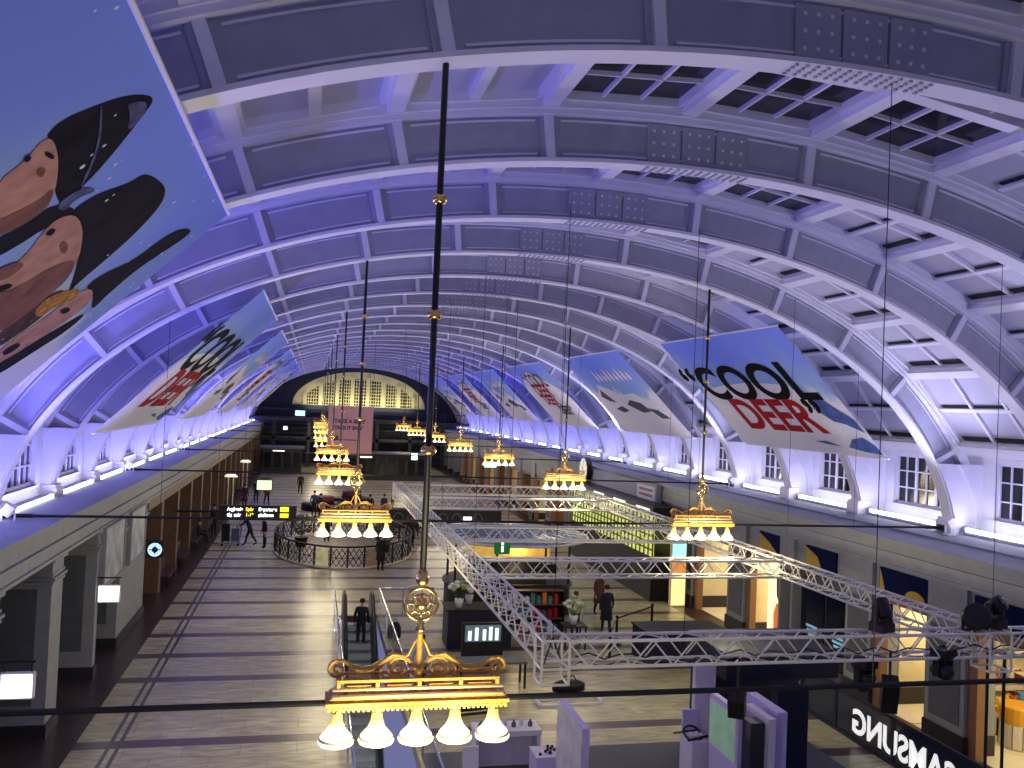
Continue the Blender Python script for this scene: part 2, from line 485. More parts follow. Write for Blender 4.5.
mb.box(-14.4, WX0, -2, YEND+8, -0.3, 0); mb.box(WX1, 14.6, -2, YEND+8, -0.3, 0)
mb.box(WX0, WX1, -2, WY0, -0.3, 0); mb.box(WX0, WX1, WY1, YEND+8, -0.3, 0)
struct(mb.build('floor', M_floor))

# cornice light tubes: a fixture per bay plus the light it gives
def cornice_light(side, k, idx):
    sg = 1 if side == 'right' else -1
    x = 13.0 if side == 'right' else -12.66
    y = (k+0.5)*S
    far = side == 'right' and k >= 11
    t = thing('cornice_light', ('white' if not far else 'bluish white')+' tube light on the %s cornice ledge, %s to the camera' % (side, ordn(idx)), 'light', (x, y, 5.16), 0, 'tube lights along the %s cornice' % side)
    a = MB(); a.tube([(0,-1.75,0),(0,1.75,0)], 0.055, 8); a.build('tube', M_tube, t, True)
    a = MB(); a.box(-0.07, 0.07, -1.8, 1.8, -0.12, -0.05)
    for yy in (-1.8, 1.76): a.box(-0.07, 0.07, yy, yy+0.04, -0.12, 0.07)
    a.build('housing', M_white, t)
    col = COL_LEFT if side == 'left' else (COL_FAR if k >= 12 else COL_RIGHT)
    if side == 'right' and 9 <= k < 12:
        w = (k-8)/4.0; col = tuple(COL_RIGHT[i]*(1-w)+COL_FAR[i]*w for i in range(3))
    return area('cornice_wash', (x, y, 5.24), (-sg*0.42, 0, 1), 3.5, 0.14, P_LEFT if side == 'left' else P_RIGHT, col)
for i, k in enumerate(range(3, NB)): cornice_light('left', k, i)
for i, k in enumerate(range(3, NB)): cornice_light('right', k, i)
for sg, xx, cc, pw in ((-1,-12.66,COL_LEFT,P_LEFT),(1,13.0,COL_RIGHT,P_RIGHT)):
    for k in (1,2): area('cornice_wash', (xx, (k+0.5)*S, 5.24), (-sg*0.42,0,1), 3.5, 0.14, pw, cc)
# floodlights clamped to the rib feet
def flood(side, k, idx, watt=260.0):
    sg = 1 if side == 'right' else -1
    x = sg*12.35; y = k*S - 0.55
    t = thing('floodlight', 'small floodlight at a rib foot on the %s ledge, %s to the camera' % (side, ordn(idx)), 'light', (x, y, 5.02), 0, 'floodlights on the %s ledge' % side)
    a = MB(); a.box(-0.14,0.14,-0.12,0.12,0.0,0.03); a.box(-0.15,-0.12,-0.02,0.02,0.0,0.34); a.box(0.12,0.15,-0.02,0.02,0.0,0.34); a.build('bracket', M_white, t)
    a = MB(); d = Vector((-sg*0.55, 0, 0.83)); u = Vector((0,1,0)); w = d.cross(u)
    a.obox((0,0,0.34), d*0.13, u*0.11, w*0.11, 0); a.build('head', M_white, t)
    col = COL_LEFT if side == 'left' else (COL_FAR if k >= 12 else (0.62,0.60,1.0))
    L = bpy.data.lights.new('flood_beam', 'SPOT'); L.energy = watt; L.color = col; L.spot_size = 2.1; L.spot_blend = 0.8; L.shadow_soft_size = 0.12
    o = bpy.data.objects.new('flood_beam', L); C.objects.link(o); o.location = (x-sg*0.55, y-0.5, 5.75)
    o.rotation_euler = d.to_track_quat('-Z','Y').to_euler()
for i, k in enumerate((3,5,8,11,14,17,20,23)):
    flood('left', k, i, P_FLOOD*1.15); flood('right', k, i, P_FLOOD*(1.6 if k >= 11 else 0.6))

# ---------------------------------------------------------------- left arcade
def left_bay_piers():
    for i, (y0, y1) in enumerate(((4.49,5.4),(8.98,9.9),(13.47,14.4),(17.97,18.9),(22.46,23.4),(26.95,27.3),(30.0,34.5))):
        m = MB()
        m.box(-13.2, XL, y0, y1, 0.3, 4.2, 0)
        m.box(-13.2, XL+0.05, y0-0.05, y1+0.05, 0, 0.3, 1)
        for z, e in ((3.55,0.04),(3.66,0.08),(3.76,0.03),(4.08,0.07)): m.box(-13.2, XL+e, y0-e, y1+e, z, z+0.06, 0)
        m.box(-12.9, XL-0.3, y0-0.02, y0, 0.75, 3.45, 2)
        struct(m.build('wall_left_pier', [M_grey, M_plinth, M_greyd]))
    # dark doorway glazing behind the openings
    for k in (1,2,3,4,5,6):
        y0, y1 = k*S+0.95, (k+1)*S
        if k == 6: y0, y1 = 27.3, 30.0
        m = MB(); m.box(-12.75,-12.6, y0, y1, 2.5, 2.62, 0)
        for q in range(4): y = y0+(y1-y0)*q/3; m.box(-12.75,-12.6, max(y0,y-0.05), min(y1,y+0.05), 0, 4.2, 0)
        m.box(-12.7,-12.66, y0, y1, 0, 4.2, 1)
        struct(m.build('door_%d' % k, [M_greyd, M_glassd]))
left_bay_piers()
# pale transom panels above the openings
for i, (yc, hw, lab) in enumerate(((28.6,1.3,'pale printed transom panel above the left arcade, nearer of the two'),(32.2,1.2,'pale printed transom panel above the left arcade beside the oak wall'))):
    t = thing('transom_panel', lab, 'panel', (XL+0.10, yc, 3.32), 0, 'transom panels of the left arcade')
    a = MB(); a.box(-0.04,0.03,-hw,hw,-0.8,0.8); a.build('board', mat('transom_print', (178,186,184), 0.5, noise=0.3, nscale=1.7), t)
    a = MB()
    for y0,y1,z0,z1 in ((-hw-0.09,-hw,-0.8,0.8),(hw,hw+0.09,-0.8,0.8),(-hw-0.09,hw+0.09,-0.9,-0.8),(-hw-0.09,hw+0.09,0.8,0.86)): a.box(-0.1,0.06,y0,y1,z0,z1)
    a.build('panel_frame', M_grey, t)
# oak panelled wall with pilasters
m = MB(); Y0 = 34.5
m.box(-13.2,-12.1,Y0,YEND,0,4.2,0)
for k in range(17):
    y = 37.9 + k*4.42
    m.box(-12.2, XL, y, y+0.5, 0, 4.2, 1)
    for j in range(1,4): m.box(-12.13,-12.04, y+0.5+j*0.98-0.06, y+0.5+j*0.98+0.06, 0, 4.2, 1)
m.box(-12.2, XL+0.05, Y0, YEND, 3.75, 4.2, 1)
struct(m.build('wall_left_oak', [M_brown, M_brown]))
for k in range(9):
    y = 37.9 + k*4.42 + 2.3
    t = thing('bench', 'dark bench against the left oak wall, %s to the camera' % ordn(k), 'bench', (-11.55, y, 0), 0, 'benches along the oak wall')
    a = MB(); a.box(-0.25,0.28,-1.2,1.2,0.38,0.46); a.build('seat', mat('bench_red', (58,26,24), 0.6), t)
    a = MB(); a.box(-0.3,-0.22,-1.2,1.2,0.46,0.95); a.build('backrest', mat('bench_wood', (46,32,26), 0.6), t)
    for yy in (-1.0,1.0):
        for xx in (-0.2,0.2):
            a = MB(); a.box(xx-0.03,xx+0.03,yy-0.03,yy+0.03,0,0.38); a.build('leg', M_black, t)

# hanging light boxes and clock sign on the left
def lightbox(x, y, z, w, h, lab):
    t = thing('light_box', lab, 'sign', (x,y,z), 0, None)
    a = MB(); a.box(-w/2,w/2,-0.06,0.06,-h/2,h/2); a.build('box', M_white, t)
    a = MB(); a.box(-w/2+0.03,w/2-0.03,-0.075,-0.06,-h/2+0.03,h/2-0.03); a.build('lit_face', mat('lit_face', (255,252,240), 0.4, emit=2.2), t)
    a = MB()
    for xx in (-w/2+0.06, w/2-0.06): a.tube([(xx,0,h/2),(xx,0,h/2+0.18)],0.012,5)
    a.tube([(-11.56-x,0,h/2+0.2),(w/2,0,h/2+0.2)],0.022,6); a.build('hanger', M_black, t)
lightbox(-11.17, 27.12, 2.34, 0.6, 0.5, 'white light box on a black arm before the transom panel')
lightbox(-11.02, 18.6, 2.43, 0.6, 0.5, 'white light box at the lower left edge of the picture')
t = thing('clock_sign', 'black sign with a round blue and white clock face on the left wall', 'clock', (-11.15,34.5,2.35), 0)
a = MB(); a.box(-0.29,0.29,-0.06,0.06,-0.29,0.29); a.build('case', M_black, t)
a = MB()
V = [(0.25*math.cos(2*PI*k/28), -0.07, 0.25*math.sin(2*PI*k/28)) for k in range(28)]; a.add(V, [tuple(range(28))]); a.build('dial', mat('clock_dial', (190,225,255), 0.4, emit=1.0), t)
a = MB(); a.add([(0.11*math.cos(2*PI*k/20), -0.075, 0.11*math.sin(2*PI*k/20)) for k in range(20)], [tuple(range(20))])
a.box(-0.2,0.2,-0.08,-0.072,-0.018,0.018); a.box(-0.018,0.018,-0.08,-0.072,-0.16,0.16); a.build('hands', mat('clock_blue', (30,60,120), 0.4), t)
a = MB(); a.tube([(-0.35,0,0.33),(0.29,0,0.33)],0.02,6); a.tube([(0,0,0.29),(0,0,0.34)],0.02,6); a.build('arm', M_black, t)

# ---------------------------------------------------------------- right arcade
M_cream = mat('cream_shop_wall', (238,226,190), 0.6, noise=0.08, nscale=2)
M_tan = mat('tan_frame', (150,110,78), 0.45)
M_post = mat('poster_navy', (6,22,62), 0.8, spec=0.1)
M_yel = mat('poster_yellow', (196,158,40), 0.5)
def pier_r(y0, y1, dp=14.2):
    m = MB()
    m.box(XR, dp, y0, y1, 0, 4.2, 0); m.box(XR-0.05, dp, y0-0.04, y1+0.04, 0, 0.5, 1)
    m.box(XR-0.03, XR+0.3, y0-0.03, y1+0.03, 3.2, 3.3, 0)
    m.box(XR-0.02, XR, y0+0.15, y1-0.15, 0.7, 3.05, 2)
    struct(m.build('wall_right_pier', [M_grey, M_plinth, M_greyd]))
PR = [(13.2,14.6),(18.75,20.15),(22.5,23.75),(26.75,27.65),(30.1,31.45),(34.6,35.3)]
for a_, b_ in PR: pier_r(a_, b_, 11.2 if a_ == 18.75 else 14.2)
for k in range(16): pier_r(39.6+k*4.49, 40.6+k*4.49)
# band above the openings
m = MB(); m.box(XR+0.12, 14.2, -2, YEND, 3.3, 4.2, 0); struct(m.build('wall_right_band', M_grey))
def shop(n, y0, y1, wall, watt, col=(1.0,0.87,0.62), frames=True, inner=None):
    m = MB(); o0, o1 = y0, y1
    if inner: y0, y1 = inner
    xs = 11.25 if inner else XR+0.3
    m.box(13.6,13.7,y0,y1,0,3.3,0); m.box(xs,13.7,y0-0.02,y0+0.02,0,3.3,0); m.box(xs,13.7,y1-0.02,y1+0.02,0,3.3,0)
    m.box(XR+0.2,13.7,y0,y1,3.24,3.3,0); m.box(XR+0.3,13.6,y0,y1,0.0,0.015,0)
    for q in range(5): m.box(13.3,13.6,y0+0.2,y1-0.2,0.5+q*0.5,0.53+q*0.5,0)
    struct(m.build('wall_shop_%d' % n, wall))
    if frames:
        y0, y1 = o0, o1
        f = MB()
        f.box(XR+0.1,XR+0.34,y0,y0+0.16,0,3.3); f.box(XR+0.1,XR+0.34,y1-0.32,y1,0,3.3); f.box(XR+0.1,XR+0.3,y0,y1,3.1,3.3)
        o = f.build('trim_%d' % (60+n), M_tan); struct(o)
    if watt: area('shop_ceiling_light', (12.2,(y0+y1)/2,3.15), (0,0,-1), 1.6, (y1-y0)*0.7, watt, col)
shop(1, 14.6, 18.75, M_cream, P_SHOP*1.8, inner=(14.6,20.95))
shop(2, 20.15, 22.5, M_cream, P_SHOP*1.2, inner=(21.0,22.5))
shop(3, 27.65, 30.1, M_cream, P_SHOP)
shop(4, 31.45, 34.6, M_cream, P_SHOP*1.2)
shop(5, 35.3, 39.6, M_cream, P_SHOP*1.2)
for k in range(12):
    shop(6+k, 40.6+k*4.49, 39.6+(k+1)*4.49, M_cream if k % 2 == 0 else mat('tan_shop_wall', (150,104,60), 0.6), P_SHOP*(0.7 if k < 4 else 0.25), (1.0,0.72,0.36))
# dark display screens in the third opening
t = thing('shop_display', 'pair of dark blue window screens between two grey piers on the right', 'screen', (XR+0.35,25.25,1.65), 0)
a = MB(); a.box(-0.02,0.1,-1.42,1.42,-1.65,1.55); a.build('surround', M_greyd, t)
for yy in (-0.72,0.72):
    a = MB(); a.box(-0.08,-0.02,yy-0.66,yy+0.66,-1.3,1.0); s_ = a.build('screen', mat('screen_navy', (8,22,44), 0.15), t)
    a = MB()
    for q, w in ((0.0,0.32),(-0.14,0.26),(-0.28,0.18)): a.box(-0.09,-0.08,yy-w,yy+w,q-0.3,q-0.22)
    split_build(a, 'caption', mat('screen_caption', (120,170,190), 0.4, emit=0.6), t)
# posters over the openings
for i, (y0, y1, lab) in enumerate(((27.5,29.2,'navy and yellow poster over the shop front, second from the gilt chandelier'),(24.4,26.1,'navy and yellow poster directly above the dark blue window screens'),
        (20.0,22.25,'navy poster with a yellow arc above the right shops, behind the near truss'),(15.6,18.55,'large plain navy poster above the toy shop at the right edge'))):
    t = thing('wall_poster', lab, 'poster', (XR+0.08, (y0+y1)/2, 3.72), 0, 'posters above the right shop fronts')
    h = (y1-y0)/2
    a = MB(); a.box(-0.03,0.04,-h,h,-0.34,0.33); a.build('board', M_post, t)
    a = MB()
    if i in (0,1): a.add([(-0.034,h*0.98,-0.32),(-0.034,-h*0.1*(1 if i else 6),-0.32),(-0.034,h*0.2,0.05),(-0.034,h*0.98,0.28)], [(0,1,2,3)])
    elif i == 2:
        a.add([(-0.034,h*0.98,-0.3),(-0.034,h*0.75,-0.32),(-0.034,h*0.9,0.1),(-0.034,h*0.98,0.3)], [(0,1,2,3)])
        a.add([(-0.034, -h*0.35+0.42*math.cos(PI*q/8), -0.33+0.26*math.sin(PI*q/8)) for q in range(9)], [tuple(range(9))])
    else: a.add([(-0.034, -h*0.6+0.5*math.cos(PI*q/8), -0.33+0.16*math.sin(PI*q/8)) for q in range(9)], [tuple(range(9))])
    split_build(a, 'yellow_shape', M_yel if i < 3 else mat('poster_blue', (24,44,84), 0.5), t)
# lit advert in the shop opening: orange dress poster
t = thing('lit_poster', 'backlit poster with an orange figure in a shop window, left of the screens', 'poster', (XR+0.5,28.45,1.65), 0)
a = MB(); a.box(-0.03,0.05,-0.72,0.72,-1.55,1.45); a.build('panel', mat('advert_cream', (255,236,190), 0.5, emit=1.0), t)
a = MB()
a.add([(-0.034,y,z) for y,z in ((0.25,-1.4),(-0.4,-1.4),(-0.36,-0.5),(-0.12,-0.1),(0.12,-0.1),(0.3,-0.5))], [tuple(range(6))]); a.build('orange_print', mat('advert_orange', (235,120,50), 0.5, emit=0.6), t)
a = MB(); a.add([(-0.034,y,z) for y,z in ((0.0,0.0),(-0.14,0.35),(-0.02,1.0),(0.16,0.9),(0.12,0.2))], [tuple(range(5))]); a.build('dark_print', M_greyd, t)
t = thing('advert_screen', 'tall lit panel with a pale blue top beside the right shop fronts', 'screen', (9.75,34.9,0), 0)
a = MB(); a.box(-0.35,0.35,-0.09,0.09,0,3.0); a.build('case', M_cream, t)
a = MB(); a.box(-0.31,0.31,-0.1,-0.09,2.05,2.95); a.build('blue_screen', mat('advert_sky', (150,215,240), 0.4, emit=1.3), t)
a = MB(); a.box(-0.31,0.31,-0.1,-0.09,1.3,2.0); a.build('orange_screen', mat('advert_amber', (220,140,60), 0.4, emit=0.8), t)
a = MB(); a.box(-0.31,0.31,-0.1,-0.09,0.05,1.25); a.build('cream_screen', mat('advert_pale', (250,225,150), 0.4, emit=1.0), t)

# toy shop goods at the right edge
M_toy = [mat('toy_%d' % i, c, 0.5) for i, c in enumerate(((235,170,40),(210,90,50),(90,150,200),(235,225,200),(180,60,60),(245,200,80)))]
t = thing('display_drum', 'round display tub with a yellow band in the toy shop', 'display', (12.35,19.2,0), 0)
a = MB(); a.lathe([(0.42,0),(0.46,0.06),(0.46,0.62),(0.44,0.66)], n=22); a.build('base', M_toy[3], t)
a = MB(); a.lathe([(0.465,0.66),(0.47,1.05),(0.44,1.08)], n=22); a.build('yellow_band', M_toy[0], t)
a = MB()
for q in range(12): a.tube([(0.47*math.cos(2*PI*q/12),0.47*math.sin(2*PI*q/12),0.06),(0.47*math.cos(2*PI*q/12),0.47*math.sin(2*PI*q/12),0.64)],0.012,4)
a.build('ribbing', M_greyd, t)
LABS = ('leftmost on the top tier','second on the top tier','third on the top tier','fourth on the top tier','rightmost on the top tier','leftmost on the low tier','second on the low tier','third on the low tier','fourth on the low tier','rightmost on the low tier')
for q in range(10):
    x = 12.5+(q % 5)*0.24; y = 20.45 if q < 5 else 20.05; z = 1.2 if q < 5 else 0.62
    h = 0.34+random.random()*0.22; c = ('yellow','red','blue','cream','crimson','amber')[q % 6]
    b = MB(); r_ = 0.10+random.random()*0.02
    b.lathe([(0.02,0),(r_,0.03),(r_*1.08,h*0.35),(r_*0.6,h*0.55),(r_*0.85,h*0.75),(r_*0.3,h)], n=12)
    for sg in (-1,1): b.lathe([(0.01,0),(0.04,0.02),(0.035,0.07),(0.005,0.09)],(sg*r_*0.6,0,h*0.86),8); b.tube([(sg*r_*0.8,0,h*0.45),(sg*r_*1.25,-0.04,h*0.25)],0.03,6)
    o = b.build('plush_toy', M_toy[q % 6], None, True, (x, y, z))
    tag(o, '%s plush toy in the right hand shop, %s' % (c, LABS[q]), 'toy', 'plush toys in the right hand shop')
m = MB(); m.box(12.35,13.6,19.9,20.25,0.5,0.62); m.box(12.35,13.6,20.25,20.7,1.08,1.2); m.box(12.35,13.6,20.65,20.7,0,1.08); m.box(12.35,13.6,19.9,19.95,0,0.5); m.box(12.35,12.4,19.9,20.7,0,0.5); m.box(12.35,12.4,20.25,20.7,0.5,1.08)
tag(m.build('display_shelf', M_toy[3]), 'pale stepped shelf unit holding plush toys in the right shop', 'shelf')

# green lit shop front far down the right side
t = thing('lit_kiosk', 'long yellow-green lit glass kiosk under the round wall clock', 'kiosk', (8.9,40.4,0), 0)
a = MB(); a.box(0,1.0,-4.6,7.5,0,1.9); a.box(0,1.0,-4.6,7.5,3.68,4.05); a.box(0.9,1.0,-4.6,7.5,1.9,3.68); a.build('counter', M_black, t)
a = MB(); a.box(0.06,0.1,-4.6,7.5,1.9,3.68); a.build('lit_glass', mat('lit_green', (196,202,110), 0.4, emit=0.9, noise=0.5, nscale=1.5), t)
a = MB()
for q in range(25): a.box(0.0,0.06,-4.6+q*0.5-0.025,-4.6+q*0.5+0.025,1.9,3.68)
for z in (2.2,2.5,2.8,3.1,3.4): a.box(0.0,0.06,-4.6,7.5,z-0.03,z+0.03)
a.build('mullions', mat('olive_frame', (92,98,50), 0.5), t)
a = MB()
for q in range(4): a.box(-0.03,0.0,-4.2+q*3.1,-2.6+q*3.1,3.8,3.94)
split_build(a, 'lit_caption', mat('caption_white', (240,245,220), 0.4, emit=1.2), t)
t = thing('fascia_sign', 'long grey fascia board with a small red and white notice above the green kiosk', 'sign', (9.95,43.6,3.9), 0)
a = MB(); a.box(0,0.25,-5.5,5.5,-0.55,0.95); a.build('board', mat('fascia_grey', (128,132,150), 0.6, noise=0.1, nscale=1), t)
a = MB(); a.box(-0.02,0,-5.3,-3.1,-0.4,0.8); a.build('notice', mat('notice_pale', (196,194,214), 0.6), t)
a = MB()
for z in (0.55,0.3): a.box(-0.03,-0.02,-5.1,-3.4,z,z+0.12)
split_build(a, 'red_line', mat('notice_red', (130,70,90), 0.6), t)
a = MB()
for z in (0.05,-0.15,-0.3): a.box(-0.03,-0.02,-5.1,-3.9,z,z+0.08)
split_build(a, 'grey_line', mat('notice_grey', (90,90,120), 0.6), t)
t = thing('wall_clock', 'large round white wall clock standing out from the right fascia', 'clock', (9.6,48.2,4.72), 0)
def disc(m, x, r, n=32, th=0.05, mi=0):
    V = [(x, r*math.cos(2*PI*k/n), r*math.sin(2*PI*k/n)) for k in range(n)]+[(x+th, r*math.cos(2*PI*k/n), r*math.sin(2*PI*k/n)) for k in range(n)]
    m.add(V, [tuple(range(n)), tuple(range(2*n-1,n-1,-1))]+[(k,(k+1)%n,n+(k+1)%n,n+k) for k in range(n)], mi)
a = MB(); disc(a, 0.0, 0.72, th=0.3); a.build('case', M_black, t)
a = MB(); disc(a, -0.03, 0.66, th=0.02); a.build('dial', mat('dial_white', (235,235,230), 0.5, emit=0.35), t)
a = MB()
for q in range(12):
    an = 2*PI*q/12; a.bar((-0.04,0.52*math.sin(an),0.52*math.cos(an)),(-0.04,0.62*math.sin(an),0.62*math.cos(an)),0.035,0.01,ref=(1,0,0))
a.bar((-0.045,0,0),(-0.045,0.28,0.26),0.05,0.01,ref=(1,0,0)); a.bar((-0.045,0,0),(-0.045,-0.12,0.5),0.04,0.01,ref=(1,0,0)); a.build('hands', M_black, t)

# ---------------------------------------------------------------- end wall
m = MB()
n = 40
RX, RZ, ZB, XC = 8.3, 4.4, 7.25, 0.1
outer = [(-14,-0.5),(14,-0.5),(14,14),(-14,14)]
inner = [(XC+RX*math.cos(PI*k/n), ZB+RZ*math.sin(PI*k/n)) for k in range(n+1)]
YE = YEND
m.box(-14,14,YE,YE+0.4,0.0,ZB)
for k in range(n):
    (xa,za),(xb,zb) = inner[k], inner[k+1]
    m.add([(xa,YE,za),(xb,YE,zb),(xb,YE,14.5),(xa,YE,14.5),(xa,YE+0.6,za),(xb,YE+0.6,zb)], [(0,3,2,1),(0,1,5,4)], 0)
m.box(-14,XC-RX,YE,YE+0.4,ZB,14.5); m.box(XC+RX,14,YE,YE+0.4,ZB,14.5)
struct(m.build('wall_end', mat('end_wall_blue', (30,34,58), 0.7)))
M_yellow = mat('lit_yellow_stone', (232,222,160), 0.6)
m = MB()
for k in range(n):       # yellow arch band
    r0, r1 = 0.80, 1.0
    P = []
    for r in (r0, r1):
        for kk in (k, k+1):
            P.append((XC+RX*r*math.cos(PI*kk/n)*(1 if r==1 else 1.08), ZB+RZ*r*math.sin(PI*kk/n)))
    y = YE+0.45
    V = [(P[0][0],y,P[0][1]),(P[1][0],y,P[1][1]),(P[3][0],y,P[3][1]),(P[2][0],y,P[2][1])]
    m.add(V, [(0,1,2,3)], 0)
for q in range(8):
    x = XC-RX*0.82+RX*1.64*q/7
    h = RZ*0.86*math.sqrt(max(0.02,1-((x-XC)/(RX*0.9))**2))
    m.box(x-0.24,x+0.24,YE+0.3,YE+0.5,ZB,ZB+h,0)
m.box(XC-RX,XC+RX,YE+0.2,YE+0.6,ZB-0.1,ZB+0.12,0)
g = MB()
for q in range(46):
    x = XC-RX*0.84+RX*1.68*q/45; h = RZ*0.84*math.sqrt(max(0.01,1-((x-XC)/(RX*0.9))**2)); m.box(x-0.05,x+0.05,YE+0.52,YE+0.58,ZB,ZB+h,0)
for q in range(1,9):
    z = ZB+q*0.42; w = RX*0.88*math.sqrt(max(0.01,1-((z-ZB)/(RZ*0.86))**2)); m.box(XC-w,XC+w,YE+0.52,YE+0.58,z-0.05,z+0.05,0)
o = struct(m.build('window_400', M_yellow))
g.box(XC-RX,XC+RX,YE+0.62,YE+0.66,ZB,ZB+RZ); g.build('pane', M_glassd, o)
area('lunette_light', (XC,YE-1.0,ZB-0.3), (0,0.75,1), 13, 0.4, 260, (1.0,0.95,0.66))
# gallery floors and dark structure of the far end
m = MB()
for z in (5.4,3.2): m.box(-13.5,13.5,YE-6,YE,z,z+0.35)
for x in (-10,-6,-2,2,6,10): m.box(x-0.2,x+0.2,YE-6,YE-5.6,0,5.4)
for z in (5.75,3.55):
    for q in range(54): m.box(-13.4+q*0.5-0.02,-13.4+q*0.5+0.02,YE-5.95,YE-5.9,z,z+1.0)
    m.box(-13.5,13.5,YE-5.98,YE-5.88,z+0.95,z+1.05)
struct(m.build('wall_end_gallery', mat('gallery_dark', (26,26,34), 0.5)))
m = MB(); m.box(-14,14,YEND+7.8,YEND+8,-0.3,14.5); struct(m.build('wall_outer', M_dark))
def lit(x, y, z, w, h, lab, col, e=1.5, cat='sign', name='lit_sign'):
    t = thing(name, lab, cat, (x,y,z), 0)
    a = MB(); a.box(-w/2-0.06,w/2+0.06,0,0.12,-h/2-0.06,h/2+0.06); a.build('case', M_black, t)
    a = MB(); a.box(-w/2,w/2,-0.02,0,-h/2,h/2); a.build('lit_face', mat('sign_glow', col, 0.4, emit=e), t)
    top = arc_pt(th_x(x),0.0).z+0.1
    if y < 60: MB().tube([(-11.55-x,0.06,h/2+0.14),(w/2,0.06,h/2+0.14)],0.02,6).build('wall_arm', M_black, t)
    elif y < 100: split_build(MB().tube([(-w/3,0.06,h/2),(-w/3,0.06,top-z)],0.012,5).tube([(w/3,0.06,h/2),(w/3,0.06,top-z)],0.012,5), 'hanger', M_black, t)
    else: MB().box(-0.03,0.03,0,0.50,-0.05,0.05).build('bracket', M_black, t)
lit(-7.1,105.9,6.3,1.1,0.6,'pale cyan lit sign high on the far gallery','sky' and (170,215,230))
lit(-8.7,105.9,4.5,0.45,0.4,'small white lamp on the far gallery at left',(245,245,240),2.5,'light','gallery_lamp')
lit(-8.55,59.3,2.36,0.92,0.6,'pale green lit sign hanging before the oak wall',(190,240,170),1.6)
lit(7.15,62.88,3.85,0.9,0.42,'pale green lit exit sign on the far right side',(170,235,190),1.6)
lit(3.65,80.85,3.15,0.55,0.6,'small pale green lamp in the dark distance',(215,250,235),2.2,'light','hall_lamp')
lit(-1.9,106.0,6.1,1.6,0.3,'white strip sign to the right of the pink banner',(245,245,240),2.0)

# pink hanging poster in front of the far chandeliers
t = thing('hanging_banner', 'pink hanging banner with two lines of dark lettering in the far hall', 'banner', (-3.25,58.39,6.15), 0)
a = MB(); a.box(-1.45,1.45,-0.02,0.02,-1.6,1.6); a.build('cloth', mat('pink_cloth', (236,176,158), 0.7), t)
M_mauve = mat('mauve_print', (98,66,92), 0.6)
a = MB()
put_text(a, 'TAKE A SEAT', 0.34, lambda u,v,w: (u-0.05,-0.024,v+0.58), 0, 0.022)
put_text(a, 'TAKE IT EASY', 0.30, lambda u,v,w: (u-0.12,-0.024,v+0.15), 0, 0.022)
a.build('lettering', M_mauve, t)
a = MB(); a.add([(-0.95+0.22*math.cos(2*PI*q/16),-0.024,-0.5+0.2*math.sin(2*PI*q/16)) for q in range(16)], [tuple(range(16))]); a.box(-0.9,0.55,-0.024,-0.022,-0.66,-0.6); a.build('emblem', M_mauve, t)
a = MB()
for x in (-1.4,1.4): a.tube([(x,0,1.6),(x,0,arc_pt(th_x(-3.25+x),0.04).z-6.15)],0.012,5)
split_build(a, 'wire', M_black, t)
# ---------------------------------------------------------------- tie rods and their wires
for i, k in enumerate((2,5,8,11,14,17,20,23)):
    t = thing('tie_rod', 'black tie rod spanning the hall from ledge to ledge, %s to the camera' % ordn(i), 'rod', (0,k*S,5.16), 0, 'tie rods across the hall')
    a = MB(); a.tube([(-12.6,0,0),(12.6,0,0)], 0.032, 8); a.build('rod', M_black, t)
    for sg in (-1,1):
        a = MB(); a.box(sg*12.6-0.12,sg*12.6+0.12,-0.15,0.15,-0.10,0.08); a.tube([(sg*12.5,0,0),(sg*12.0,0,0)],0.05,8); a.build('end_shoe', M_black, t)
    for x in (-9.2,0.7,9.6) if k > 2 else (0.7,):
        th = th_x(x); top = arc_pt(th,0).z-5.16
        a = MB(); a.tube([(x,0,0),(x,0,top)],0.006,5); a.build('hanger_wire', M_black, t)

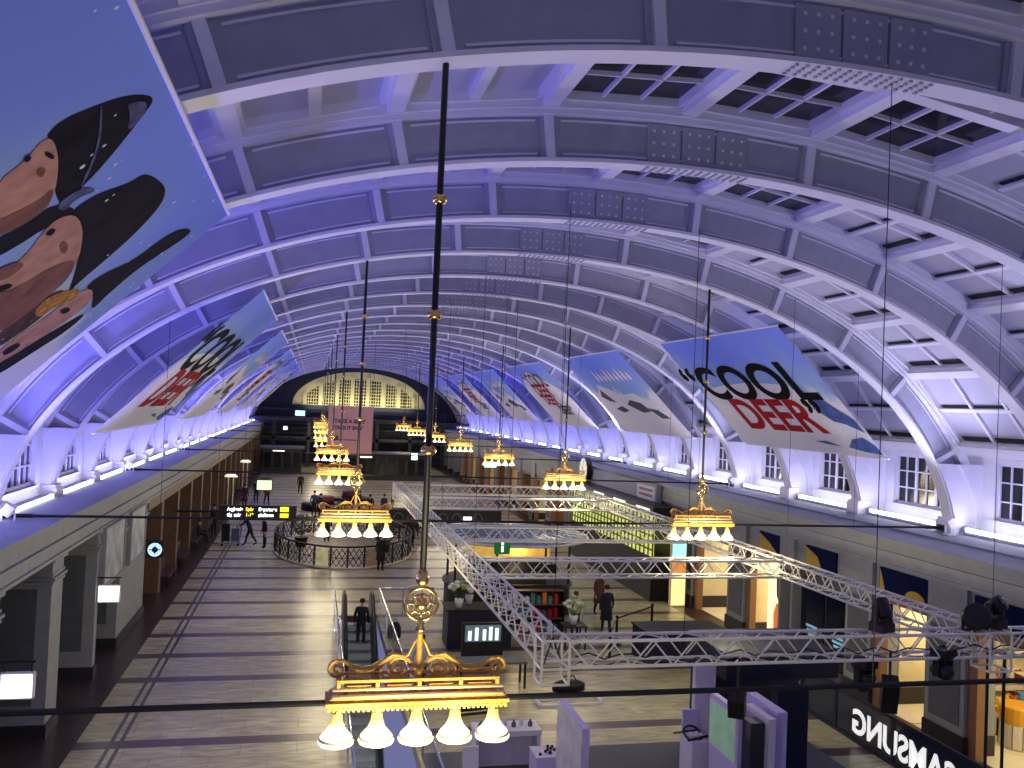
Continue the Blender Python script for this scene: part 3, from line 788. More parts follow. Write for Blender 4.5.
# ---------------------------------------------------------------- chandeliers
def spiral(cx, cz, r0, r1, turns, a0, sgn=1, n=26):
    return [(cx+(r0+(r1-r0)*i/n)*math.cos(a0+sgn*2*PI*turns*i/n), 0, cz+(r0+(r1-r0)*i/n)*math.sin(a0+sgn*2*PI*turns*i/n)) for i in range(n+1)]
def chandelier(lab, loc, group, ztop):
    # origin at the beaded cornice, lamps hang below
    t = thing('chandelier', lab, 'chandelier', loc, 0, group)
    a = MB(); a.tube([(0,0,1.28),(0,0,ztop)],0.034,8); r_ = a.build('suspension_rod', M_black, t, True)
    for z in (2.55,3.95,5.15): MB().lathe([(0.045,-0.05),(0.075,-0.03),(0.085,0.0),(0.075,0.03),(0.045,0.05)],(0,0,z),10).build('brass_collar', M_brass, r_, True)
    # ring medallion
    a = MB(); a.tube([(0.165*math.cos(2*PI*k/28),0,0.98+0.165*math.sin(2*PI*k/28)) for k in range(28)],0.022,6,closed=True)
    a.tube([(0.10*math.cos(2*PI*k/20),0,0.98+0.10*math.sin(2*PI*k/20)) for k in range(20)],0.010,5,closed=True)
    for k in range(8):
        an = 2*PI*k/8; a.tube([(0.05*math.cos(an),0,0.98+0.05*math.sin(an)),(0.16*math.cos(an),0,0.98+0.16*math.sin(an))],0.012,5)
    a.lathe([(0.0,-0.07),(0.055,-0.05),(0.07,0),(0.055,0.05),(0.0,0.07)],(0,0,0.98),10)
    a.lathe([(0.03,-0.08),(0.06,-0.05),(0.075,0),(0.06,0.05),(0.03,0.10)],(0,0,1.24),10)
    a.lathe([(0.02,-0.06),(0.055,-0.02),(0.03,0.02),(0.05,0.05),(0.02,0.08)],(0,0,0.74),10)
    a.build('ring_finial', M_brass, t, True)
    # stem
    a = MB(); a.lathe([(0.045,0.10),(0.045,0.30),(0.032,0.33),(0.028,0.66),(0.04,0.70)],n=8)
    for sg in (-1,1): a.tube([(0,0,0.66),(sg*0.06,0,0.58),(sg*0.11,0,0.46),(sg*0.22,0,0.42),(sg*0.30,0,0.44)],0.014,5)
    a.build('stem', M_gold, t, True)
    # scrollwork: two big centre volutes and running tails with end volutes
    for sg in (-1,1):
        a = MB()
        a.tube([(sg*x,y,z) for x,y,z in spiral(0.21,0.32,0.13,0.02,1.7,PI*0.9,-1)],0.021,6)
        a.tube([(sg*(0.21+0.18*math.cos(q)),0,0.28+0.17*math.sin(q)) for q in [PI*1.0-PI*1.0*j/10 for j in range(11)]],0.018,6)
        a.tube([(sg*x,0,z) for x,z in ((0.08,0.34),(0.15,0.45),(0.27,0.47),(0.38,0.39),(0.48,0.33),(0.58,0.32),(0.68,0.36),(0.76,0.41),(0.83,0.42))],[0.014,0.018,0.022,0.03,0.034,0.034,0.028,0.022,0.018],6)
        a.tube([(sg*x,y,z) for x,y,z in spiral(0.82,0.33,0.09,0.015,1.6,PI*0.5,-1)],0.02,6)
        a.tube([(sg*x,y,z) for x,y,z in spiral(0.40,0.24,0.05,0.012,1.2,PI*0.5,1)],0.013,5)
        a.build('scroll', M_gold, t, True)
    # rectangular rail box with fretwork
    a = MB()
    for yy in (-0.13,0.13):
        a.box(-0.82,0.82,yy-0.018,yy+0.018,0.235,0.262)
        for x in (-0.80,-0.42,0.0,0.42,0.80): a.box(x-0.018,x+0.018,yy-0.018,yy+0.018,0.06,0.25)
        for x in (-0.61,-0.21,0.21,0.61):
            a.box(x-0.13,x+0.13,yy-0.008,yy+0.008,0.19,0.205); a.box(x-0.13,x+0.07,yy-0.008,yy+0.008,0.125,0.14)
            a.box(x-0.13,x-0.113,yy-0.008,yy+0.008,0.125,0.205); a.box(x+0.06,x+0.077,yy-0.008,yy+0.008,0.125,0.18)
    for x in (-0.80,0.80): a.box(x-0.018,x+0.018,-0.13,0.13,0.235,0.262)
    a.build('rail_box', M_gold, t)
    a = MB()
    a.box(-0.88,0.88,-0.17,0.17,0.05,0.085); a.box(-0.92,0.92,-0.20,0.20,0.015,0.05); a.box(-0.90,0.90,-0.18,0.18,-0.02,0.015)
    for k in range(38): a.box(-0.90+k*0.048,-0.875+k*0.048,-0.19,-0.18,-0.035,0.0)
    a.build('beaded_cornice', M_gold, t)
    for yy, zz in ((-0.165,0.108),(-0.135,0.17)): MB().tube([(-0.86,yy,zz),(0.86,yy,zz)],0.022,8).build('polished_rail', M_pol, t, True)
    for x in (-0.80,-0.40,0.0,0.40,0.80):
        DZ = 0.05
        a = MB(); a.lathe([(0.03,-0.06),(0.055,-0.09),(0.06,-0.13),(0.05,-0.17)],(x,0,DZ),10); l = a.build('lamp_holder', M_brass, t, True)
        a = MB(); a.lathe([(0.052,-0.15),(0.060,-0.22),(0.072,-0.265)],(x,0,DZ),18); b = a.build('glass_neck', M_neck, l, True)
        a = MB(); a.lathe([(0.072,-0.265),(0.092,-0.31),(0.135,-0.355),(0.160,-0.385),(0.166,-0.395)],(x,0,DZ),18); a.build('glass_shade', M_bulb, l, True)
        a = MB(); a.lathe([(0.160,-0.390),(0.172,-0.396),(0.172,-0.412),(0.160,-0.418)],(x,0,DZ),18); a.build('shade_rim', M_rim, l, True)
        a = MB(); a.lathe([(0.165,-0.416),(0.184,-0.430),(0.176,-0.452),(0.12,-0.465)],(x,0,DZ),18); a.build('lower_bowl', M_bulb, l, True)
    return t
M_rim = mat('shade_rim_grey', (150,140,120), 0.4, metal=0.4)
M_pol = mat('polished_brass', (255,226,160), 0.3, metal=0.3)
first = None
def zrod(x, k): return arc_pt(th_x(x),0).z - 5.16
for side, x, ks in (('left',-4.57,(2,5,8,11,14,17,20,23)),('right',4.85,(2,5,8,11,14,17,20,23))):
    n = 0
    for k in ks:
        if side == 'right' and k == 2: continue
        lab = 'gilt five lamp chandelier in the %s hand row, %s to the camera' % (side, ordn(n)); n += 1
        if first is None:
            first = chandelier(lab, (x,k*S,5.16), 'chandeliers of the left row', zrod(x,k))
        else: dup(first, (x,k*S,5.16), None, lab, 'chandeliers of the %s row' % side)
        for dx in (-0.5,0.5):
            L = point('chandelier_light', (x+dx,k*S-0.85,4.6), P_CHAND/2, (1.0,0.86,0.54), 0.2)

# ---------------------------------------------------------------- printed banners along the vault
def sky_print(name, seed, white=0.45):
    m = bpy.data.materials.new(name); m.use_nodes = True; nt = m.node_tree; b = nt.nodes['Principled BSDF']
    N = nt.nodes.new; Lk = nt.links.new
    uv = N('ShaderNodeAttribute'); uv.attribute_name = 'print_uv'
    sp = N('ShaderNodeSeparateXYZ'); Lk(uv.outputs['Vector'], sp.inputs[0])
    nz = N('ShaderNodeTexNoise'); nz.inputs['Scale'].default_value = 2.2; nz.inputs['Detail'].default_value = 6; nz.noise_dimensions = '4D'; nz.inputs['W'].default_value = seed
    Lk(uv.outputs['Vector'], nz.inputs['Vector'])
    ad = N('ShaderNodeMath'); ad.operation = 'MULTIPLY_ADD'; Lk(nz.outputs['Fac'], ad.inputs[0]); ad.inputs[1].default_value = 0.9; Lk(sp.outputs[1], ad.inputs[2])
    rp = N('ShaderNodeValToRGB'); e = rp.color_ramp.elements
    e[0].position = 0.55; e[0].color = (*lin((128,154,250)),1); e[1].position = white+0.85; e[1].color = (*lin((226,228,238)),1)
    x = e.new(0.9); x.color = (*lin((150,180,230)),1)
    Lk(ad.outputs[0], rp.inputs[0]); Lk(rp.outputs[0], b.inputs['Base Color']); b.inputs['Roughness'].default_value = 0.85; b.inputs['Specular IOR Level'].default_value = 0.1
    return m
ZT, XT_, ZBt, XB_ = 10.83, 7.08, 7.12, 10.85
def banner(side, y0, y1, lab, group, prt, seed, white=0.45):
    sg = 1 if side == 'right' else -1
    me_v = []; uvs = []; F = []; NU, NV = 12, 14
    def fn(u, v, h=0.0):
        # u 0..1 left to right as read from the hall, v 0 top .. 1 bottom, h toward the hall
        yy = y1+(y0-y1)*u if side == 'right' else y0+(y1-y0)*u
        bul = 0.0
        x = XT_+(XB_-XT_)*v + bul*0.70; z = ZT+(ZBt-ZT)*v + bul*0.72
        return Vector((sg*(x-h*0.70), yy, z-h*0.72))
    t = thing('vault_banner', lab, 'banner', fn(0.5,0.0), 0, group)
    o0 = Vector(t.location)
    m = MB()
    for j in range(NV+1):
        for i in range(NU+1): m.v.append(tuple(fn(i/NU,j/NV)-o0)); uvs.append((i/NU*2.3, j/NV, 0))
    for j in range(NV):
        for i in range(NU): m.f.append((j*(NU+1)+i, j*(NU+1)+i+1, (j+1)*(NU+1)+i+1, (j+1)*(NU+1)+i)); m.m.append(0)
    ob = m.build('cloth', sky_print('banner_print', seed, white), t, True)
    at = ob.data.attributes.new('print_uv', 'FLOAT_VECTOR', 'POINT')
    at.data.foreach_set('vector', [c for uvv in uvs for c in uvv])
    a = MB()
    a.tube([fn(i/10,0.0)-o0 for i in range(11)],0.03,6); a.tube([fn(i/10,1.0)-o0 for i in range(11)],0.03,6)
    split_build(a, 'batten', M_white, t, True)
    prt(t, fn, o0, y1-y0)
    return t
M_pblack = mat('print_black', (12,12,16), 0.9, spec=0.1)
M_pred = mat('print_red', (168,34,40), 0.9, spec=0.1)
M_pblue = mat('print_blue', (66,92,160), 0.9, noise=0.35, nscale=3)
M_psnow = mat('print_snow', (232,232,240), 0.9, noise=0.05, nscale=3)
M_pslate = mat('print_slate', (70,76,96), 0.9, noise=0.3, nscale=4)
HB = 5.27        # banner drop along the cloth
def tx(a, fn, o0, w, body, size, uc, vc, m=0, bold=0.03, sh=0.0, align='CENTER', stretch=1.0):
    put_text(a, body, size, lambda u,v,h: fn(uc+(u*stretch+sh*v)/w, vc-v/HB, 0.018)-o0, m, bold, align)
def blob(a, fn, o0, pts, h=0.03, m=0):
    a.add([fn(u,v,h)-o0 for u,v in pts], [tuple(range(len(pts)))], m)
def print_cool(t, fn, o0, w):
    a = MB()
    blob(a, fn, o0, ((0.02,0.50),(0.10,0.45),(0.25,0.42),(0.5,0.40),(0.75,0.43),(0.8,0.52),(0.85,0.66),(0.86,0.8),(0.7,0.86),(0.4,0.84),(0.15,0.82),(0.05,0.68)), 0.008)
    a.build('snow_print', M_psnow, t)
    a = MB()
    tx(a, fn, o0, w, '“COOL', 2.15, 0.42, 0.415, 0, 0.06, 0.0, stretch=1.2)
    tx(a, fn, o0, w, '”', 2.0, 0.80, 0.70, 0, 0.06)
    a.build('black_lettering', M_pblack, t)
    a = MB(); tx(a, fn, o0, w, 'DEER', 2.0, 0.47, 0.70, 0, 0.06, 0.0, stretch=1.08); a.build('red_lettering', M_pred, t)
    a = MB()
    blob(a, fn, o0, ((0.80,0.62),(0.84,0.50),(0.90,0.55),(0.95,0.64),(0.99,0.70),(0.99,0.80),(0.92,0.74),(0.86,0.72)), 0.013)
    blob(a, fn, o0, ((0.82,0.93),(0.88,0.86),(0.95,0.84),(0.99,0.90),(0.99,0.97),(0.90,0.96)), 0.013)
    blob(a, fn, o0, ((0.62,0.90),(0.70,0.89),(0.78,0.93),(0.70,0.92)), 0.013)
    a.build('mountain_print', M_pblue, t)
def print_mountain(t, fn, o0, w):
    a = MB()
    blob(a, fn, o0, ((0.0,0.55),(0.15,0.45),(0.22,0.36),(0.35,0.42),(0.5,0.50),(0.7,0.48),(0.85,0.62),(1.0,0.66),(1.0,1.0),(0.0,1.0)), 0.008); a.build('snow_print', M_psnow, t)
    a = MB()
    for pts in (((0.12,0.52),(0.2,0.42),(0.24,0.5),(0.3,0.6),(0.2,0.58)),((0.45,0.62),(0.55,0.56),(0.68,0.6),(0.74,0.7),(0.6,0.72)),((0.72,0.66),(0.84,0.68),(0.92,0.78),(0.8,0.78)),((0.2,0.68),(0.34,0.64),(0.4,0.7),(0.28,0.73))): blob(a, fn, o0, pts, 0.013)
    a.build('rock_print', M_pslate, t)
    a = MB()
    for i in range(9):
        u = 0.30+0.065*i; blob(a, fn, o0, ((u,0.30),(u+0.02,0.16+0.03*(i%3)),(u+0.05,0.28),(u+0.03,0.34)), 0.013)
    a.build('cloud_print', M_psnow, t)
def print_words(t, fn, o0, w):
    a = MB()
    blob(a, fn, o0, ((0.0,0.40),(0.2,0.16),(0.45,0.12),(0.7,0.25),(0.9,0.4),(1.0,0.55),(1.0,1.0),(0.0,1.0)), 0.008); a.build('snow_print', M_psnow, t)
    a = MB(); tx(a, fn, o0, w, '“COOL', 1.5, 0.45, 0.26, 0, 0.04); tx(a, fn, o0, w, 'DEER”', 1.0, 0.62, 0.74, 0, 0.04); split_build(a, 'black_lettering', M_pslate, t)
    a = MB(); tx(a, fn, o0, w, 'DEER', 1.5, 0.42, 0.43, 0, 0.045); tx(a, fn, o0, w, 'DEER', 1.2, 0.42, 0.58, 0, 0.04); a.build('red_lettering', M_pred, t)
banner('right', 22.68, 31.35, 'banner reading COOL DEER in black and red on the right vault', 'banners on the right vault', print_cool, 1.0)
banner('right', 36.13, 44.80, 'banner of snowy mountains under blue sky on the right vault', 'banners on the right vault', print_mountain, 4.3, 0.5)
banner('right', 49.58, 58.30, 'banner with red words on snow, third along the right vault', 'banners on the right vault', print_words, 6.0, 0.3)
banner('right', 63.08, 71.80, 'pale mountain banner, fourth along the right vault', 'banners on the right vault', print_mountain, 9.0, 0.3)
banner('right', 76.58, 85.20, 'banner with red words, fifth along the right vault', 'banners on the right vault', print_words, 11.0, 0.3)
banner('right', 89.98, 98.70, 'small distant mountain banner at the far end of the right vault', 'banners on the right vault', print_mountain, 12.0, 0.5)
banner('left', 22.68, 31.35, 'banner reading COOL DEER steeply foreshortened on the left vault', 'banners on the left vault', print_cool, 2.0, 0.35)
banner('left', 36.13, 44.80, 'pale mountain banner behind the left COOL DEER banner', 'banners on the left vault', print_mountain, 5.0, 0.3)
banner('left', 49.58, 58.30, 'banner with red words, third of the pale banners on the left vault', 'banners on the left vault', print_words, 7.0, 0.3)
banner('left', 63.08, 71.80, 'distant mountain banner, fourth on the left vault', 'banners on the left vault', print_mountain, 8.0, 0.3)
banner('left', 76.58, 85.20, 'far red-worded banner near the end of the left vault', 'banners on the left vault', print_words, 3.0, 0.3)

# near left banner: two people in dark caps lying back under a blue sky
FACES = {
    'helmet1': [(0.303, 0.197), (0.297, 0.163), (0.319, 0.109), (0.339, 0.07), (0.367, 0.041), (0.39, 0.032), (0.405, 0.06), (0.431, 0.119), (0.453, 0.177), (0.463, 0.222), (0.484, 0.256), (0.459, 0.264), (0.408, 0.245), (0.363, 0.212), (0.316, 0.196)],
    'sheen1': [(0.351, 0.075), (0.385, 0.04), (0.413, 0.076), (0.41, 0.101), (0.383, 0.079)],
    'seam1': [(0.319, 0.109), (0.323, 0.107), (0.38, 0.136), (0.422, 0.171), (0.459, 0.215), (0.454, 0.217), (0.414, 0.171), (0.376, 0.139)],
    'face1': [(0.319, 0.301), (0.319, 0.243), (0.305, 0.205), (0.315, 0.192), (0.358, 0.206), (0.413, 0.242), (0.439, 0.27), (0.446, 0.299), (0.438, 0.336), (0.418, 0.372)],
    'cheek1': [(0.388, 0.351), (0.402, 0.312), (0.416, 0.273), (0.408, 0.245), (0.439, 0.27), (0.446, 0.299), (0.438, 0.336), (0.418, 0.372)],
    'brow1': [(0.312, 0.244), (0.311, 0.233), (0.32, 0.233), (0.323, 0.244)],
    'ear1': [(0.349, 0.244), (0.351, 0.233), (0.364, 0.234), (0.372, 0.247), (0.363, 0.249)],
    'eyeb1': [(0.325, 0.214), (0.347, 0.208), (0.353, 0.215), (0.336, 0.219)],
    'collar1': [(0.423, 0.376), (0.445, 0.333), (0.444, 0.273), (0.492, 0.251), (0.531, 0.263), (0.491, 0.31), (0.484, 0.359), (0.47, 0.409)],
    'helmet2': [(0.499, 0.265), (0.505, 0.208), (0.548, 0.151), (0.551, 0.117), (0.604, 0.102), (0.661, 0.1), (0.704, 0.132), (0.734, 0.218), (0.744, 0.315), (0.748, 0.386), (0.763, 0.417), (0.676, 0.341), (0.583, 0.277), (0.527, 0.262)],
    'face2': [(0.522, 0.447), (0.525, 0.376), (0.491, 0.31), (0.494, 0.276), (0.522, 0.259), (0.583, 0.277), (0.653, 0.324), (0.697, 0.375), (0.703, 0.427), (0.707, 0.494), (0.694, 0.57)],
    'shade2': [(0.556, 0.471), (0.595, 0.441), (0.608, 0.38), (0.634, 0.344), (0.656, 0.336), (0.697, 0.375), (0.703, 0.427), (0.707, 0.494), (0.694, 0.57)],
    'eye2': [(0.503, 0.322), (0.501, 0.305), (0.514, 0.303), (0.521, 0.319)],
    'ear2': [(0.562, 0.324), (0.561, 0.312), (0.583, 0.314), (0.607, 0.332), (0.595, 0.337)],
    'nose2': [(0.498, 0.421), (0.518, 0.39), (0.545, 0.389), (0.546, 0.427), (0.531, 0.444)],
    'mouth2': [(0.542, 0.461), (0.56, 0.436), (0.579, 0.44), (0.558, 0.473)],
    'coat': [(0.694, 0.57), (0.707, 0.494), (0.699, 0.435), (0.73, 0.398), (0.764, 0.452), (0.768, 0.523), (0.749, 0.609)],
    'gold': [(0.721, 0.484), (0.707, 0.44), (0.73, 0.41), (0.776, 0.384), (0.802, 0.413), (0.764, 0.452), (0.766, 0.492)],
    'face3': [(0.757, 0.615), (0.771, 0.536), (0.783, 0.44), (0.788, 0.384), (0.829, 0.375), (0.881, 0.414), (0.867, 0.487), (0.843, 0.582), (0.808, 0.652)],
    'eye3': [(0.796, 0.459), (0.806, 0.441), (0.833, 0.446), (0.825, 0.464)],
    'mouth3': [(0.775, 0.606), (0.787, 0.569), (0.813, 0.575), (0.803, 0.614)],
    'helmet3': [(0.783, 0.381), (0.792, 0.327), (0.84, 0.262), (0.843, 0.175), (0.873, 0.12), (0.938, 0.105), (0.921, 0.189), (0.897, 0.273), (0.904, 0.368), (0.923, 0.435), (0.848, 0.384)],
    'under3': [(0.808, 0.652), (0.843, 0.582), (0.877, 0.493), (0.912, 0.43), (0.924, 0.507), (0.894, 0.591), (0.863, 0.692)],
    'wisp': [(0.451, 0.268), (0.46, 0.212), (0.499, 0.2), (0.475, 0.238), (0.487, 0.271)],
}
def chaikin(P, n=2):
    for _ in range(n):
        Q = []
        for i in range(len(P)):
            a, b = P[i], P[(i+1)%len(P)]
            Q += [(a[0]*0.75+b[0]*0.25, a[1]*0.75+b[1]*0.25), (a[0]*0.25+b[0]*0.75, a[1]*0.25+b[1]*0.75)]
        P = Q
    return P
M_skin = mat('print_skin', (186,140,130), 0.9, noise=0.22, nscale=4, spec=0.1)
M_skin2 = mat('print_skin_dark', (128,88,84), 0.9, noise=0.27, nscale=4, spec=0.1)
M_cap = mat('print_cap', (26,25,40), 0.9, noise=0.54, nscale=4, spec=0.1)
M_capl = mat('print_cap_sheen', (84,88,130), 0.9, noise=0.54, nscale=6, spec=0.1)
M_gbraid = mat('print_gold', (176,128,62), 0.9, noise=0.60, nscale=12, spec=0.1)
M_coat = mat('print_coat', (72,56,54), 0.9, noise=0.60, nscale=6, spec=0.1)
def print_faces(t, fn, o0, w):
    jobs = (('cap_print', ('helmet1','helmet2','helmet3','collar1','under3'), M_cap, 0.004), ('coat_print', ('coat',), M_coat, 0.006),
            ('skin_print', ('face1','face2','face3'), M_skin, 0.008), ('gold_print', ('gold',), M_gbraid, 0.010),
            ('shade_print', ('cheek1','shade2','ear1','ear2','nose2'), M_skin2, 0.013),
            ('sheen_print', ('sheen1','seam1','wisp'), M_capl, 0.011),
            ('dark_print', ('brow1','eyeb1','eye2','mouth2','eye3','mouth3'), M_cap, 0.017))
    for nm, ks, mm, h in jobs:
        a = MB()
        for i, k in enumerate(ks):
            P = chaikin(FACES[k], 2)
            blob(a, fn, o0, P, h+0.0004*i)
        split_build(a, nm, mm, t)
    a = MB(); r = random.Random(5)
    for q in range(90):
        u, v, s = r.random(), r.random()*0.6, 0.0025+0.004*r.random()
        blob(a, fn, o0, [(u+s*0.6*math.cos(j), v+s*math.sin(j)) for j in (0,1.2,2.5,3.7,5)], 0.006)
    a.build('snowflake_print', M_psnow, t)['kind'] = 'stuff'
banner('left', 4.55, 13.35, 'nearest left banner showing people in dark caps under blue sky', 'banners on the left vault', print_faces, 3.7, 0.9)

# ---------------------------------------------------------------- lighting truss over the stands
SEC, ZTR = 0.42, 4.20
def truss(lab, p, q):
    p = Vector(p); q = Vector(q); d = (q-p); L = d.length; d.normalize()
    sd = d.cross(Vector((0,0,1))).normalized(); upv = Vector((0,0,1)); h = SEC/2
    t = thing('lighting_truss', lab, 'truss', p, 0, 'aluminium box trusses of the rig')
    cor = [(-1,1),(1,1),(1,-1),(-1,-1)]
    for a_, b_ in cor:
        a = MB(); off = sd*(h*a_)+upv*(h*b_); a.tube([off, off+d*L], 0.03, 7); a.build('chord', M_alu, t, True)
    a = MB(); n = max(2, int(L/0.36)); st = L/n
    for i in range(4):
        c0 = sd*(h*cor[i][0])+upv*(h*cor[i][1]); c1 = sd*(h*cor[(i+1)%4][0])+upv*(h*cor[(i+1)%4][1])
        for k in range(n):
            s0, s1 = (c0, c1) if k % 2 == 0 else (c1, c0)
            a.tube([s0+d*(k*st), s1+d*((k+1)*st)], 0.015, 5, cap=False)
    a.build('bracing', M_alu, t)
    return t
XA, XB2 = -1.72, 6.75
YF = 13.95
truss('long left truss running down the hall beside the chandelier row', (XA,YF+0.2,ZTR), (XA,40.4,ZTR))
truss('long right truss running back from the stage lights along the shops', (XB2,YF+0.2,ZTR), (XB2,40.4,ZTR))
truss('nearest cross truss, carrying moving lights at its right part', (XA+0.2,YF,ZTR), (9.2,YF,ZTR))
truss('second nearest cross truss, just in front of the green information sign', (XA+0.2,21.2,ZTR), (XB2-0.2,21.2,ZTR))
truss('third nearest cross truss, just in front of the round kiosk roof', (XA+0.2,26.8,ZTR), (XB2-0.2,26.8,ZTR))
truss('fourth nearest cross truss, just behind the round kiosk roof', (XA+0.2,34.9,ZTR), (XB2-0.2,34.9,ZTR))
truss('farthest cross truss, closing the far end of the rig', (XA+0.2,40.3,ZTR), (XB2-0.2,40.3,ZTR))
def corner(x, y, lab):
    t = thing('truss_corner', lab, 'truss', (x,y,ZTR), 0, 'corner blocks of the rig')
    a = MB(); h = 0.23
    for sx in (-1,1):
        for sy in (-1,1): a.tube([(sx*h,sy*h,-h-0.25),(sx*h,sy*h,h)],0.024,6)
    for z in (-h-0.25,-h,h):
        for s in (-1,1): a.tube([(-h,s*h,z),(h,s*h,z)],0.022,6); a.tube([(s*h,-h,z),(s*h,h,z)],0.022,6)
    a.build('corner_frame', M_alu, t)
    a = MB(); a.tube([(0,0,h),(0,0,7.4)],0.006,5); a.tube([(0,0,h),(h,h,-h)],0.012,5); a.tube([(0,0,h),(-h,-h,-h)],0.012,5); a.build('hoist_wire', M_black, t)
corner(XA, YF, 'near left corner block of the truss rig'); corner(XB2, YF, 'near right corner block of the truss rig beside a round black light')
corner(XA, 40.4, 'far left corner block of the truss rig'); corner(XB2, 40.4, 'far right corner block of the truss rig')
for x, y, lab in ((XB2,21.2,'right end of second cross truss'),(XB2,26.8,'right end of third cross truss'),(XA,26.8,'left end of third cross truss'),(0.6,YF,'left part of the nearest cross truss'),(XA,21.2,'left end of second cross truss')):
    tag(MB().tube([(x,y,ZTR+0.15),(x,y,11.4)],0.006,5).build('hoist_wire', M_black), 'thin black hoist wire rising from the '+lab, 'wire', 'hoist wires of the rig')

# stage lights and loudspeakers on the near truss
M_matt = mat('matt_black', (16,16,20), 0.55)
def moving_head(x, y, z, lab, up_=True, tilt=0.4, lens=None):
    s = 1 if up_ else -1
    t = thing('moving_head_light', lab, 'stage light', (x,y,z), 0.3, 'moving lights on the near truss')
    a = MB(); a.box(-0.17,0.17,-0.15,0.15,min(0,s*0.16),max(0,s*0.16)); a.build('base', M_matt, t)
    a = MB()
    for sx in (-1,1): a.box(sx*0.19-0.025,sx*0.19+0.025,-0.06,0.06,min(s*0.14,s*0.48),max(s*0.14,s*0.48))
    a.box(-0.21,0.21,-0.08,0.08,min(s*0.14,s*0.2),max(s*0.14,s*0.2)); a.build('yoke', M_matt, t)
    m = MB(); m.lathe([(0.09,-0.18),(0.14,-0.12),(0.155,0.05),(0.15,0.16),(0.12,0.18)],n=16)
    h = m.build('head', M_matt, t, True); h.location = (0,0,s*0.40); h.rotation_euler = (tilt,0,0)
    m = MB(); m.lathe([(0.115,0.181),(0.08,0.20),(0.02,0.205)],n=14); l = m.build('lens', lens or M_glassd, h, True)
M_bluelens = mat('blue_lens', (60,110,240), 0.2, emit=3.0)
moving_head(4.42,YF,ZTR+0.24,'black moving light standing upright on the near truss, left of the pair',True,-0.5)
moving_head(4.10,YF,ZTR-0.24,'black moving light hung under the near truss above a tilted loudspeaker',False,0.5)
moving_head(5.62,YF-0.12,ZTR-0.06,'black moving light with a blue glowing lens inside the near truss',False,-1.2,M_bluelens)
moving_head(6.9,YF+0.1,ZTR+0.24,'black moving light on the near right corner of the rig',True,0.9)
t = thing('par_can', 'round black drum light resting on the near truss at the right corner', 'stage light', (6.36,YF-0.02,ZTR+0.46), 0)
m = MB(); m.lathe([(0.12,-0.2),(0.22,-0.12),(0.24,0.1),(0.24,0.2),(0.2,0.21)],n=20); h = m.build('drum', M_matt, t, True); h.rotation_euler = (1.2,0,-0.5)
m = MB(); m.bar((-0.26,0,-0.22),(-0.26,0,0.05),0.03,0.05); m.bar((0.26,0,-0.22),(0.26,0,0.05),0.03,0.05); m.bar((-0.27,0,-0.21),(0.27,0,-0.21),0.05,0.03); m.build('yoke', M_matt, t)
def speaker(x, y, z, rx, rz, lab, w=0.28, h=0.62, up_=0.45):
    t = thing('loudspeaker', lab, 'loudspeaker', (x,y,z), rz, 'loudspeakers under the near truss')
    R = Matrix.Rotation(rx, 3, 'X')
    a = MB(); a.obox((0,0,-h/2), R@Vector((w/2,0,0)), R@Vector((0,0.15,0)), R@Vector((0,0,h/2))); a.build('cabinet', M_matt, t)
    a = MB(); a.obox(R@Vector((0,-0.152,0))+Vector((0,0,-h/2)), R@Vector((w/2-0.02,0,0)), R@Vector((0,0.006,0)), R@Vector((0,0,h/2-0.02))); a.build('grille', mat('grille_black', (8,8,10), 0.8), t)
    a = MB(); a.box(-0.02,0.02,-0.02,0.02,-0.05,up_); a.build('clamp', M_matt, t)
speaker(4.62,YF,3.62,0.45,-0.5,'slim black loudspeaker tilted down under the right part of the near truss')
speaker(1.63,13.95,3.40,0.4,-0.6,'dark loudspeaker hanging above the lilac stand with the green screen', h=0.36, up_=0.62)

# cables draped over the near truss
r = random.Random(3)
for i, (lab, dx) in enumerate((('black cable looped along the nearest cross truss, upper run',0.0),('grey cable looped along the nearest cross truss, lower run',0.12))):
    pts = [(XA+0.4+k*0.25, YF+0.05*math.sin(k*1.7)+dx, ZTR-0.10-0.16*i+0.05*math.sin(k*2.3)+0.02*r.random()) for k in range(42)]
    tag(MB().tube(pts, 0.014, 5).build('cable', M_matt if i == 0 else M_greyd, None, True), lab, 'cable', 'cables on the near truss')

# ---------------------------------------------------------------- exhibition stands under the rig
M_carpet = mat('grey_carpet', (96,100,104), 0.9, noise=0.1, nscale=30)
tag(MB().box(-2.9,6.9,13.0,20.5,0.004,0.02).build('carpet', M_carpet), 'grey exhibition carpet laid on the striped floor at lower centre', 'carpet')
def panel(name, lab, x, y0, y1, h, th, m, cap=None):
    t = thing(name, lab, 'panel', (x,(y0+y1)/2,0.02), 0)
    w = (y1-y0)/2
    MB().box(-th/2,th/2,-w,w,0,h).build('board', m, t)
    return t, w
t, w = panel('display_wall', 'lilac edged white panel with a pale print beside the grey carpet', -0.42, 15.9, 17.6, 2.15, 0.14, M_lilac)
a = MB(); a.box(-0.085,-0.07,-w+0.02,w-0.02,0.0,2.13); a.build('print', mat('pale_print', (222,218,226), 0.5, noise=0.25, nscale=2.2), t)
t = thing('plinth', 'white topped lilac cube with dark dots before the lilac edged panel', 'plinth', (-0.62,17.9,0.02), 0)
MB().box(-0.28,0.28,-0.3,0.3,0,0.93).build('body', M_lilac, t); MB().box(-0.29,0.29,-0.31,0.31,0.93,0.96).build('top', M_lilacw, t)
r = random.Random(2)
for q in range(9):
    x, y = -0.62-0.2+0.4*r.random(), 17.9-0.22+0.44*r.random()
    tag(MB().lathe([(0.03,0),(0.035,0.02),(0.02,0.05)],n=8).build('figurine', M_matt, None, True, (x,y,0.98)), 'tiny dark figurine standing on the white lilac cube', 'figurine', 'figurines on the lilac cube')
